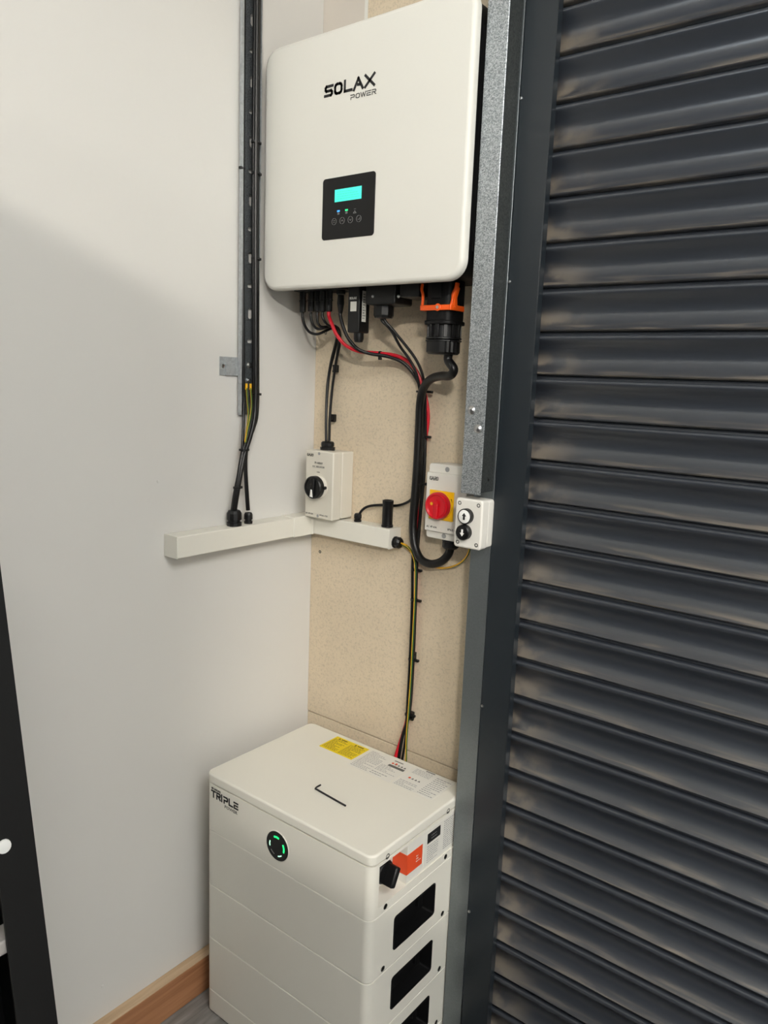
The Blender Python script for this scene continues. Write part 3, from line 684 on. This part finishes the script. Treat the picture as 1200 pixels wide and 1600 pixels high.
AY = -.068
ax0 = at(664.5, 780, y=AY).x; ax1 = ax0+.094; az1 = at(690, 726, y=AY).z; az0 = at(680, 843, y=AY).z
ai = thing('ac_isolator', 'white isolator box with red rotary switch on yellow plate', 'switch', ((ax0+ax1)/2, -.03, az0))
obj('base', B((ax0+.001, ax1-.001, -.036, -.001, az0+.002, az1-.002)), 'ac', ai, bevel=.004, seg=3)
obj('cover', prism(rrect(ax0, ax1, az0, az1, .006, 5), AY+.008, -.037), 'ac', ai, bevel=.002, seg=3)
obj('raised_face', B((ax0+.0012, ax1-.0012, AY, AY+.010, az0+.0155, az1-.0165)), 'ac', ai, bevel=.0012)
axm = (ax0+ax1)/2
for z in (az1-.009, az0+.008):
    obj('screw_slot', prism(circ(axm-.005, z, .0048, 16), AY+.0074, AY+.009), 'pale_ink', ai)
ac_c = at(687.5, 789, y=AY); ykx, ykz = ac_c.x+.004, ac_c.z
obj('yellow_plate', B((ykx-.0275, ykx+.0275, AY-.0025, AY, ykz-.0285, ykz+.0275)), 'yellow', ai, bevel=.0008)
obj('yellow_ring', lathe((ykx, AY-.0025, ykz), (0, -1, 0), [(.026, 0), (.026, .004), (.024, .005)], 36), 'yellow', ai)
kb = obj('knob', lathe((ykx, AY-.007, ykz), (0, -1, 0), [(.024, 0), (.0262, .002), (.0262, .009), (.0245, .013), (.022, .0135), (.0195, .0105), (.004, .0095)], 40), 'red', ai)
bm = bmesh.new(); add_box(bm, ykx-.0045, ykx+.0045, AY-.0215, AY-.015, ykz-.0245, ykz+.004); obj('grip', bm, 'red', kb, bevel=.0015)
obj('pointer', prism([(ykx-.006, ykz+.004), (ykx+.006, ykz+.004), (ykx, ykz+.012)], AY-.0205, AY-.016), 'red', kb)
obj('lock_hole', prism(circ(ykx-.012, ykz+.0035, .0032, 14), AY-.0175, AY-.015), 'lug', kb)
bm = bmesh.new(); F = front(ykx+.0205, AY-.0025, ykz+.006)
for p, q in (((-.002, -.003), (-.001, .008)), ((-.001, .008), (.003, .008)), ((.003, .008), (.0045, -.003))): add_stroke(bm, F, p, q, .0009)
obj('switch_mark', bm, 'ink', ai, smooth=False)
obj('logo', garo(front(ax0+.0085, AY, az1-.031), .019, .0068), 'ink', ai, smooth=False)
obj('lettering', text_mesh(front(ax0+.006, AY, az0+.022), 'AC 4P 63A', .0056, .024), 'grey_ink', ai, smooth=False)
obj('lettering', text_mesh(front(axm+.008, AY, az0+.022), 'IP65 CE', .0056, .024), 'grey_ink', ai, smooth=False)
gxa = at(704, 853, y=-.040)
obj('cable_gland', lathe((gxa.x, -.040, az0+.003), (0, 0, -1), [(.017, 0), (.017, .007), (.0155, .0075), (.0165, .009), (.0165, .018), (.013, .022), (.008, .0225)], 12), 'blk', ai, angle=20)

# push button station
PY = -.148
pa = at(713.5, 777, y=PY); pb = at(749, 862, y=PY); pc = at(756, 783, y=PY); pd = at(707, 852, y=PY)
bx0, bx1 = (pa.x+pd.x)/2, (pc.x+pb.x)/2; bz1, bz0 = (pa.z+pc.z)/2, (pb.z+pd.z)/2
bz1 = min(bz1, zb-.003)
ps = thing('push_button_station', 'small white box with up and down buttons on the guide rail', 'control box', ((bx0+bx1)/2, -.12, bz0))
obj('base', prism(rrect(bx0+.001, bx1-.001, bz0+.001, bz1-.001, .006, 5), -.125, -.1075), 'ac', ps, bevel=.001)
obj('lid', prism(rrect(bx0, bx1, bz0, bz1, .006, 5), PY, -.126), 'ac', ps, bevel=.003, seg=3)
for sx in (0, 1):
    for sz in (0, 1):
        obj('screw', lathe((bx0+.0085 if not sx else bx1-.0085, PY+.0005, bz0+.009 if not sz else bz1-.009), (0, -1, 0), [(.0036, 0), (.0036, .0006), (.0026, .0008), (.0012, .0002)], 14), 'dark_steel', ps)
u1 = at(726, 807, y=PY-.008); u2 = at(723, 832, y=PY-.008)
for c, up in ((u1, True), (u2, False)):
    bt = obj('button', lathe((c.x, PY, c.z), (0, -1, 0), [(.0135, 0), (.0135, .009), (.0122, .0105), (.0118, .0095)], 32), 'blk', ps)
    obj('cap', lathe((c.x, PY-.0085, c.z), (0, -1, 0), [(.0116, 0), (.0116, .0012), (.0110, .0016)], 32), 'white' if up else 'blk', bt)
    s = 1 if up else -1
    obj('arrow', slab(front(c.x, PY-.0101, c.z), [(x*.00145, s*y*.00145) for x, y in ((-1.3, -4), (1.3, -4), (1.3, .5), (3, .5), (0, 4.5), (-3, .5), (-1.3, .5))][::s], .0001), 'ink' if up else 'white', bt, smooth=False)

# ------------------------------------------------------------------ trunking
TZ0, TZ1 = .9785, 1.0195; TD = .040
ty0 = (at(276, 873, x=TD).y+at(277, 841, x=TD).y)/2; ty1 = at(459, 820, x=TD).y; tx1 = (at(607.5, 862, y=-TD).x)
tk = thing('cable_trunking', 'white square plastic trunking wrapping the corner under the isolator', 'trunking', (.04, -.04, TZ0))
obj('base_channel', B((.0005, .028, ty0+.003, ty1+.004, TZ0, TZ1)), 'trunk', tk, bevel=.0008)
obj('lid', B((.0285, TD, ty0+.002, ty1+.002, TZ0-.0003, TZ1+.0003)), 'trunk', tk, bevel=.0015)
obj('end_cap', B((.0005, TD+.0006, ty0, ty0+.002, TZ0-.001, TZ1+.001)), 'trunk', tk, bevel=.0007)
xa = at(482, 820, y=-TD).x
bm = prism([(.0005, ty1), (TD+.0015, ty1), (TD+.0015, -TD-.004), (TD+.006, -TD-.0015), (xa, -TD-.0015), (xa, -.0005), (.0005, -.0005)], TZ0-.0015, TZ1+.0015, 'z')
obj('corner_fitting', bm, 'trunk', tk, bevel=.001)
obj('base_channel', B((xa-.003, tx1-.003, -.028, -.0005, TZ0, TZ1)), 'trunk', tk, bevel=.0008)
obj('lid', B((xa-.001, tx1-.002, -TD, -.0285, TZ0-.0003, TZ1+.0003)), 'trunk', tk, bevel=.0015)
obj('end_cap', B((tx1-.002, tx1, -TD-.0006, -.0005, TZ0-.001, TZ1+.001)), 'trunk', tk, bevel=.0007)
def up_gland(x, y, r, h, z=TZ1+.0005):
    obj('cable_gland', lathe((x, y, z-.001), (0, 0, 1), [(r, 0), (r, h*.24), (r*.80, h*.26), (r*.80, h*.36), (r, h*.40), (r, h*.80), (r*.78, h*.97), (r*.4, h)], 12), 'blk', tk, angle=20)
ga1 = at(366, 808, x=.02); ga2 = at(388, 806, x=.02); ga3 = at(559, 812, y=-.02)
up_gland(.02, ga1.y, .0150, .033); up_gland(.02, ga2.y, .0088, .024); up_gland(ga3.x, -.02, .0082, .019)
gs = at(622, 848, y=-.02)
obj('cable_gland', lathe((tx1-.001, -.02, gs.z), (1, 0, 0), [(.0125, 0), (.0125, .004), (.0105, .005), (.012, .006), (.012, .013), (.009, .017), (.004, .0175)], 12), 'blk', tk, angle=20)
bt_ = at(605, 820, y=-.021)
ptb = thing('conduit_stub', 'short upright black tube standing on the white trunking', 'tube', (bt_.x, -.021, TZ1))
obj('tube', lathe((bt_.x, -.021, TZ1+.0008), (0, 0, 1), [(.0125, 0), (.0125, .004), (.0112, .005), (.0112, .050), (.0118, .051), (.0118, .056), (.009, .0565), (.009, .045)], 20), 'blk', ptb)

# ------------------------------------------------------------------ slotted cable tray on the left wall
XW, XR = .006, .013            # web and rim distance from the wall
tyl = at(377.5, 400, x=XR).y; tyr = tyl+.047
tz0 = at(385, 648, x=XR).z; tz1 = 2.70
ct = thing('cable_tray', 'slim galvanised slotted cable tray running up the left wall', 'cable tray', (XW, (tyl+tyr)/2, tz0))
bm = bmesh.new()
yc = at(391, 400, x=XW).y
slots = []
rows = [30, 80, 128, 177, 223, 270, 316, 360, 404, 447, 491, 533]
zs = [at(391, r, x=XW).z for r in rows]
step = (zs[0]-zs[-1])/(len(zs)-1)
zlist = [zs[-1]+i*step for i in range(-1, int((tz1-zs[-1])/step))]
# one cell per slot
def add_cell(bm, y0, y1, z0, z1, sl):
    if sl is None:
        bm.faces.new([bm.verts.new((XW, y, z)) for y, z in ((y0, z0), (y1, z0), (y1, z1), (y0, z1))]); return
    cy, cz, hw, hh = sl; r = min(hw, hh); n = 24; inner = []; outer = []
    for k in range(n):
        a = 2*math.pi*(k+.5)/n; c, s = math.cos(a), math.sin(a)
        iy = cy+(hw-r)*(1 if c > 0 else -1)+r*c; iz = cz+(hh-r)*(1 if s > 0 else -1)+r*s
        t = min((abs((y1-cy if c > 0 else cy-y0)/c) if abs(c) > 1e-6 else 9), (abs((z1-cz if s > 0 else cz-z0)/s) if abs(s) > 1e-6 else 9))
        inner.append(bm.verts.new((XW, iy, iz))); outer.append((k, cy+t*c, cz+t*s))
    ov = [bm.verts.new((XW, y, z)) for _, y, z in outer]
    for k in range(n):
        j = (k+1) % n; f = [ov[k], ov[j], inner[j], inner[k]]
        yk, zk = outer[k][1:]; yj, zj = outer[j][1:]
        if abs(yk-yj) > 1e-6 and abs(zk-zj) > 1e-6:
            cyy = y1 if max(yk, yj) > y1-1e-6 else y0; czz = z1 if max(zk, zj) > z1-1e-6 else z0
            f = [ov[k], bm.verts.new((XW, cyy, czz)), ov[j], inner[j], inner[k]]
        bm.faces.new(f)
zb0 = tz0
for i, z in enumerate(zlist):
    lo, hi = z-step/2, z+step/2
    if i == 0: continue
    if i == 1: add_cell(bm, tyl, tyr, tz0, lo, None)
    long = (i % 2 == 0)
    add_cell(bm, tyl, tyr, lo, hi, (yc, z, .0046 if long else .0068, .0105 if long else .0040))
M['tray_web'] = mat_galv('galvanised_web', srgb(126, 131, 134), srgb(132, 137, 140), 1800, .32, .8)
web = obj('web', bm, 'tray_web', ct, smooth=False); q = web.modifiers.new('gauge', 'SOLIDIFY'); q.thickness = .0012; q.offset = 0
ztop = zlist[-1]+step/2
obj('flange', B((XW, XR, tyl-.0012, tyl, tz0, ztop)), 'tray', ct, smooth=False)
obj('flange', B((XW, XR, tyr, tyr+.0012, tz0, ztop)), 'tray', ct, smooth=False)
obj('lip', B((XR-.001, XR, tyl, tyl+.003, tz0, ztop)), 'tray', ct, smooth=False)
p = at(390, 571, x=XW+.002); obj('bolt', lathe((XW+.0006, p.y, p.z), (1, 0, 0), [(.0065, 0), (.0055, .0015), (.004, .0035), (.001, .0042)], 16), 'steel', ct)
p = at(388, 594, x=XW+.002); stud = obj('earth_stud', lathe((XW+.0006, p.y, p.z), (1, 0, 0), [(.0045, 0), (.0045, .003), (.0025, .0032), (.0025, .006)], 12), 'steel', ct)
# stand-off bracket
ba = at(343, 570, x=.001); bb = at(371, 570, x=XW); bz = at(345, 557, x=0).z; bzz = at(345, 586, x=0).z
br = obj('bracket', B((.0005, .0025, ba.y, ba.y+.013, bzz, bz), (.0005, .0052, ba.y+.013, ba.y+.0145, bzz, bz), (.0036, .0052, ba.y+.0145, tyr-.004, bzz, bz)), 'tray', ct, smooth=False)
obj('screw', lathe((.0025, ba.y+.0075, (bz+bzz)/2), (1, 0, 0), [(.004, 0), (.0036, .0012), (.001, .0016)], 12), 'steel', br)
for s in (0, 1):
    p = at(385+s*6.5, 604, x=XW+.006)
    lg = obj('earth_lug', tube([(XW+.006, p.y, p.z+.006), (XW+.006, p.y, p.z-.006)], .0026, 8, 0), 'lug', ct)

def xpath(spec): return [at(px, py, x=x-.013*min(1, max(0, (770-py)/110))) for px, py, x in spec]
top = 2.72
def up_from(p): return [Vector((p.x, p.y, top)), Vector((p.x, p.y, (top+p.z)/2))]
sA = xpath([(380, 300, .0225), (380.5, 560, .0225), (381, 635, .0225), (379, 690, .030), (376, 725, .030), (371, 765, .026), (368.5, 797, .022)])
cable('tray_cable', 'black cable along the left flange of the tray, into the large gland', up_from(sA[0])+sA, .0028)
sB = xpath([(396.5, 300, .028), (397.5, 560, .028), (396.5, 640, .028), (391, 670, .031), (380, 705, .033), (373, 745, .031), (367, 775, .025), (364, 797, .020)])
cable('tray_cable', 'black cable in the middle of the tray, into the large gland', up_from(sB[0])+sB, .0048)
sC = xpath([(401.5, 300, .027), (402, 560, .027), (401.5, 640, .027), (396, 668, .028), (386, 695, .028), (383.5, 725, .026), (385, 760, .022), (387.5, 797, .020)])
cable('tray_cable', 'black cable along the right flange of the tray, into the small gland', up_from(sC[0])+sC, .0042)
sD = xpath([(399.5, 300, .036), (400, 560, .036), (399, 640, .036), (393, 676, .037), (382, 712, .037), (375, 748, .034), (370, 778, .028), (367, 797, .021)])
cable('tray_cable', 'black cable lying in front of the others on the tray, into the large gland', up_from(sD[0])+sD, .0042)
gy(xpath([(385.5, 606, .026), (386.5, 625, .028), (388, 645, .030), (386.5, 665, .032), (383, 690, .034)]), .0016, 'earth_wire', 'green and yellow earth wire from the left tray lug')
gy(xpath([(391.5, 606, .026), (393, 628, .030), (391.5, 650, .034), (387, 672, .036), (383.5, 692, .036)]), .0016, 'earth_wire', 'green and yellow earth wire from the right tray lug')
for px, py, x, r, lab in ((399.5, 222, .019, .0078, 'cable tie highest on the right side of the tray'), (400, 271, .019, .0078, 'cable tie second from the top on the tray'), (399.5, 404, .019, .0078, 'cable tie on the tray level with the bottom of the inverter'),
                          (400, 616, .019, .0078, 'cable tie at the foot of the tray'), (380.5, 703, .024, .0085, 'cable tie where the tray cables cross below the tray'), (370.5, 762, .028, .0072, 'cable tie just above the large trunking gland')):
    tie(at(px, py, x=x), r, lab, tail=(0, 1, 0), ln=0)
tie(at(379.5, 263, x=.0105), .0036, 'cable tie on the left flange of the tray', tail=(0, -1, 0), ln=0)

# ------------------------------------------------------------------ battery stack
X0, X1, Y0, Y1 = .0625, .4910, -.3570, -.0530
def rr(e=0, r=.016): return rrect(X0+e, X1-e, Y0+e, Y1-e, r, 6)
seam = [.054, .1755, .297, .4185, .540]
side_screws = (-.315, -.128)
def side_screw(par, z):
    for y in side_screws:
        obj('screw', lathe((X1-.0004, y, z), (1, 0, 0), [(.0052, 0), (.0052, .0008), (.0034, .001), (.0032, .0004), (.0012, .0004)], 16), 'dark_steel', par)
bs = thing('battery_plinth', 'cream plinth under the battery stack on the grey floor', 'plinth', ((X0+X1)/2, (Y0+Y1)/2, 0))
obj('body', prism(rr(), .004, seam[0]-.0008, 'z'), 'bat', bs, bevel=.0012)
for sx in (X0+.03, X1-.03):
    for sy in (Y0+.03, Y1-.03): obj('foot', lathe((sx, sy, .0005), (0, 0, 1), [(.014, 0), (.014, .006)], 14), 'blk', bs)
names = ['lowest cream battery module resting on the plinth', 'middle cream battery module of the stack', 'upper cream battery module directly under the control unit']
for k in range(3):
    z0, z1 = seam[k]+.0007, seam[k+1]-.0007
    bmod = thing('battery_module', names[k], 'battery', ((X0+X1)/2, (Y0+Y1)/2, z0), 'stacked battery modules')
    body = obj('body', prism(rr(), z0, z1, 'z'), 'bat', bmod)
    hy0, hy1, hz0, hz1 = -.287, -.157, z0+.0245, z0+.0925
    cut(body, prism(rrect(hy0, hy1, hz0, hz1, .007, 5), X1-.030, X1+.02, 'x'))
    q = body.modifiers.new('bevel', 'BEVEL'); q.width = .0012; q.segments = 2; q.limit_method = 'ANGLE'; q.angle_limit = math.radians(50)
    bm = bmesh.new()
    out = rrect(hy0+.0003, hy1-.0003, hz0+.0003, hz1-.0003, .0067, 5); inn = rrect(hy0+.003, hy1-.003, hz0+.003, hz1-.003, .005, 5); dp = rrect(hy0+.006, hy1-.006, hz0+.006, hz1-.006, .004, 5)
    rings = [[bm.verts.new((x, a, b)) for a, b in o_] for x, o_ in ((X1-.0295, out), (X1+.0002, out), (X1+.0006, inn), (X1-.024, dp))]
    for A, Bq in zip(rings, rings[1:]):
        for i in range(len(A)): bm.faces.new((A[i], A[(i+1) % len(A)], Bq[(i+1) % len(A)], Bq[i]))
    bm.faces.new(rings[3]); bm.faces.new(rings[0][::-1])
    hd = obj('handle', bm, 'matblk', bmod)
    obj('handle_rib', B((X1-.024, X1-.018, hy1-.03, hy1-.028, hz0+.022, hz1-.02)), 'blk', hd, smooth=False)
    side_screw(bmod, z0+.0085)

bmz0 = seam[3]+.0007; LZ = .5195
bc = thing('battery_control_unit', 'cream top unit of the battery stack with green lit dial and labels', 'battery controller', ((X0+X1)/2, (Y0+Y1)/2, bmz0))
body = obj('body', prism(rr(), bmz0, LZ-.0008, 'z'), 'bat', bc)
ry0, ry1, rz0, rz1 = -.336, -.070, bmz0+.0165, LZ-.006
RB = -.253                                           # block with the labels starts here
cut(body, B((X1-.034, X1+.02, ry0, RB, rz0, rz1)))
cut(body, B((X1-.0025, X1+.02, RB-.001, ry1, rz0, rz1)))
lid = obj('lid', prism(rr(-.0004), LZ, .540, 'z'), 'bat', bc, bevel=.0035, seg=3)
side_screw(bc, bmz0+.0085); side_screw(bc, LZ+.0035)
# rotary switch in the recess
kc = at(613, 1346, x=X1-.02)
sw = obj('rotary_switch', lathe((X1-.034, -.300, (rz0+rz1)/2+.004), (1, 0, 0), [(.0215, 0), (.0215, .018), (.0195, .022), (.017, .0225)], 28), 'blk', bc)
bm = B((X1-.014, X1+.010, -.3065, -.2935, (rz0+rz1)/2-.015, (rz0+rz1)/2+.021)); bmesh.ops.rotate(bm, verts=bm.verts, cent=(X1, -.300, (rz0+rz1)/2+.003), matrix=Matrix.Rotation(math.radians(-28), 3, 'X'))
obj('grip', bm, 'blk', sw, bevel=.003)
zc = (rz0+rz1)/2
obj('switch_label', slab(side(X1-.034, -.334, zc), [(0, -.03), (.014, -.03), (.014, .034), (0, .034)], .0001), 'label_white', bc, smooth=False)
bm = bmesh.new(); add_print(bm, side(X1-.0338, -.334, zc), .002, .011, .012, .03, 3, .4, 9); obj('switch_print', bm, 'grey_ink', bc, smooth=False)
# wrap-round label on the block: white, orange band, white
XF = X1-.0025
orz0, orz1 = zc-.021, zc+.018
obj('wrap_label', B((XF, XF+.0008, RB-.0008, RB+.048, rz0+.002, rz1-.002), (X1-.033, XF, RB-.0008, RB, rz0+.002, rz1-.002)), 'label_white', bc, smooth=False)
obj('orange_label', B((XF+.0008, XF+.0014, RB-.0014, RB+.046, orz0, orz1), (X1-.033, XF+.0008, RB-.0014, RB-.0008, orz0, orz1)), 'label_orange', bc, smooth=False)
bm = bmesh.new(); add_print(bm, side(XF+.0012, RB, zc), .026, .040, -.010, .006, 3, .35, 4); obj('orange_print', bm, 'label_white', bc, smooth=False)
pf = obj('rating_label', slab(side(XF, RB+.052, rz0+.004), [(0, 0), (.128, 0), (.128, rz1-rz0-.008), (0, rz1-rz0-.008)], .0001), 'label_white', bc, smooth=False)
obj('black_box', slab(side(XF, RB+.062, rz1-.030), [(0, 0), (.042, 0), (.042, .020), (0, .020)], .0006), 'ink', bc, smooth=False)
bm = bmesh.new(); add_print(bm, side(XF+.0007, RB+.062, rz1-.030), .012, .030, .004, .016, 2, .25, 8); obj('box_print', bm, 'pale_ink', bc, smooth=False)
bm = bmesh.new(); add_print(bm, side(XF+.0002, RB+.062, rz0), .0, .036, .008, .044, 8, .3, 6); add_print(bm, side(XF+.0002, RB+.110, rz0), .006, .058, .010, .070, 14, .4, 11); obj('rating_print', bm, 'pale_ink', bc, smooth=False)
# lit dial on the front
dc_ = at(433.5, 1322, y=Y0)
dial = obj('dial', lathe((dc_.x, Y0+.001, dc_.z), (0, -1, 0), [(.0285, 0), (.0285, .0016), (.0275, .0024), (.026, .0024)], 48), 'glass', bc)
obj('dial_rim', lathe((dc_.x, Y0+.001, dc_.z), (0, -1, 0), [(.0305, 0), (.0305, .0014), (.0290, .0020), (.0285, .0012)], 48), 'bat', bc)
F = front(dc_.x, Y0-.0014, dc_.z)
for a0, a1, key in ((75, 112, 'led_green'), (-15, 30, 'led_green'), (-78, -48, 'led_pale'), (165, 195, 'led_pale'), (218, 250, 'pale_ink')):
    bm = bmesh.new(); r = .0185; t = .0032 if key == 'led_green' else .0018 if key == 'led_pale' else .0010
    N_ = 6
    for s in range(N_):
        p, q = math.radians(a0+(a1-a0)*s/N_), math.radians(a0+(a1-a0)*(s+1)/N_)
        add_stroke(bm, F, (r*math.cos(p), r*math.sin(p)), (r*math.cos(q), r*math.sin(q)), t, cap=.2)
    obj('dial_light', bm, key, dial, smooth=False)
# brand print on the front
ta = at(331, 1240, y=Y0); tb = at(371, 1262, y=Y0); tw = tb.x-ta.x
obj('logo', text_mesh(front(ta.x, Y0, .5095), 'BY SOLAX', .0058, tw*.36, bold=.0001), 'ink', bc, smooth=False)
obj('logo', strokes(front(ta.x, Y0, .4935), 'TRIPLE', tw*.148, .0135, tw*.048, .0031), 'ink', bc, smooth=False)
obj('logo', text_mesh(front(ta.x+tw*.52, Y0, .4835), 'POWER', .0088, tw*.48), 'grey_ink', bc, smooth=False)
# labels on the lid
ZT = .540
def lab(px, py): p = at(px, py, z=ZT); return p
FT = topf(0, 0, ZT)
yx0, yx1, yy0, yy1 = .156, .2475, -.127, -.0665
obj('warning_label', slab(FT, [(yx0, yy0), (yx1, yy0), (yx1, yy1), (yx0, yy1)], .0001), 'label_yellow', lid, smooth=False)
mt_y = mat('dark_yellow_print', srgb(140, 122, 12), .5); M['yprint'] = mt_y
bm = bmesh.new(); add_print(bm, FT, yx0+.004, (yx0+yx1)/2-.003, yy0+.004, yy1-.010, 11, .5, 21); add_print(bm, FT, (yx0+yx1)/2+.003, yx1-.004, yy0+.004, yy1-.010, 11, .5, 22)
obj('warning_print', bm, 'yprint', lid, smooth=False)
bm = bmesh.new()
for xx in ((yx0*3+yx1)/4, (yx0+yx1*3)/4):
    add_slab(bm, FT, [(xx-.012, yy1-.009), (xx-.007, yy1-.009), (xx-.0095, yy1-.004)], .0006); add_quad(bm, FT, xx-.005, xx+.012, yy1-.008, yy1-.005, .0007)
obj('warning_heading', bm, 'ink', lid, smooth=False)
obj('information_label', slab(FT, [(.254, -.146), (.362, -.146), (.362, -.062), (.254, -.062)], .0001), 'label_white', lid, smooth=False)
obj('information_label', slab(FT, [(.366, -.143), (.462, -.143), (.462, -.060), (.366, -.060)], .0001), 'label_white', lid, smooth=False)
bm = bmesh.new()
for (u0, u1, v0, v1, rws, sd) in ((.257, .302, -.143, -.066, 15, 31), (.306, .356, -.124, -.096, 6, 32), (.306, .345, -.142, -.128, 2, 33), (.370, .414, -.143, -.118, 5, 34), (.372, .414, -.085, -.064, 5, 35), (.424, .458, -.140, -.066, 11, 36)):
    add_print(bm, FT, u0, u1, v0, v1, rws, .34, sd)
obj('information_print', bm, 'pale_ink', lid, smooth=False)
bm = bmesh.new()
for x, y in ((.318, -.068), (.392, -.0595)): add_quad(bm, FT, x, x+.022, y-.0025, y+.0005, .0007)
add_quad(bm, FT, .318, .358, -.095, -.087, .0007)
for k in range(5):
    for x, y in ((.322+k*.0078, -.081), (.374+k*.0078, -.104)):
        if k > 0: add_slab(bm, FT, [(x-.003, y-.0025), (x+.003, y-.0025), (x, y+.003)], .0007, .0002)
obj('information_heading', bm, 'grey_ink', lid, smooth=False)
bm = bmesh.new()
for x, y in ((.322, -.081), (.330, -.079), (.382, -.104)): add_slab(bm, FT, circ(x, y, .0028, 10), .001, .0002)
obj('hazard_symbol', bm, 'label_orange', lid, smooth=False)
# hex key
hk = [at(501, 1226.5, z=ZT+.0022), at(493.5, 1230.5, z=ZT+.0022), at(494, 1233, z=ZT+.0022), at(540, 1259, z=ZT+.0022)]
k_ = obj('hex_key', tube([hk[0], hk[0].lerp(hk[1], .8), hk[1].lerp(hk[2], .5), hk[2].lerp(hk[3], .06), hk[3]], .0018, 6, 3), 'ink'); tag(k_, 'black hex key lying on the battery lid', 'hex key')

# ------------------------------------------------------------------ step ladder at the left edge
LY = -.90
q0, q1 = at(0, 880, y=LY), at(90, 1600, y=LY)
dirv = (q0-q1)/(q0.z-q1.z)                         # per metre of height
foot = q1-dirv*q1.z; apex_z = 1.20; apex = foot+dirv*apex_z
ld = thing('step_ladder', 'black step ladder leaning into the left edge of the view', 'ladder', (foot.x-.1, LY-.2, 0))
def rail(y, s, base, tipp):
    """channel rail: outer flange towards +x, web on side s"""
    out = []
    ca = (tipp-base).normalized(); xx = Vector((0, 1, 0)).cross(ca).normalized()*1
    if xx.x < 0: xx = -xx
    def bar(u0, u1, v0, v1):
        bm = bmesh.new(); vs = []
        for p in (base, tipp):
            for u, v in ((u0, v0), (u1, v0), (u1, v1), (u0, v1)): vs.append(bm.verts.new(p+xx*u+Vector((0, 1, 0))*v))
        for f in ((0, 1, 2, 3), (7, 6, 5, 4), (0, 4, 5, 1), (1, 5, 6, 2), (2, 6, 7, 3), (3, 7, 4, 0)): bm.faces.new([vs[i] for i in f])
        return bm
    return bar, xx
base = Vector((foot.x, LY, .012)); tipp = Vector((apex.x, LY, apex_z))
for yo, s in ((0, -1), (-.42, 1)):
    b0, t0 = base+Vector((0, yo, 0)), tipp+Vector((0, yo, 0))
    bar, xx = rail(LY+yo, s, b0, t0)
    r_ = obj('rail', bar(-.003, 0, min(0, s*.0412), max(0, s*.0412)), 'ladder', ld, smooth=False)
    obj('web', bar(-.13, -.003, min(0, s*.004), max(0, s*.004)), 'matblk', r_, smooth=False)
    obj('rail_flange', bar(-.13, -.127, min(0, s*.04), max(0, s*.04)), 'matblk', r_, smooth=False)
    obj('foot_cap', B((b0.x-.134, b0.x+.004, b0.y+min(0, s*.06), b0.y+max(0, s*.06), 0.0005, .03)), 'yellow', ld, bevel=.003)
    rb, rt_ = Vector((.06, LY+yo, .012)), Vector((apex.x-.14, LY+yo, apex_z-.04))
    obj('rear_leg', tube([rb, rt_], .014, 10, 0), 'matblk', ld)
for k in range(4):
    z = .215+k*.255; c = base+(tipp-base)*((z-.012)/(apex_z-.012))
    obj('tread', B((c.x-.034, c.x-.006, LY-.414, LY-.005, z-.012, z+.004)), 'alu', ld, bevel=.002)
obj('top_platform', B((apex.x-.16, apex.x+.01, LY-.425, LY+.005, apex_z-.005, apex_z+.025)), 'matblk', ld, bevel=.006)
yl = at(1, 1589, y=LY-.005)
obj('sticker', B((yl.x-.02, yl.x+.006, LY-.0052, LY-.0040, yl.z-.06, yl.z+.008)), 'label_yellow', ld, smooth=False)
rv = at(8, 1329, y=LY-.035)
tpar = (rv.z-.012)/(apex_z-.012); cc = base+(tipp-base)*tpar
obj('rivet', lathe((cc.x+.0005, LY-.0325, cc.z), (1, 0, .16), [(.0075, 0), (.007, .002), (.003, .003)], 16), 'white', ld)
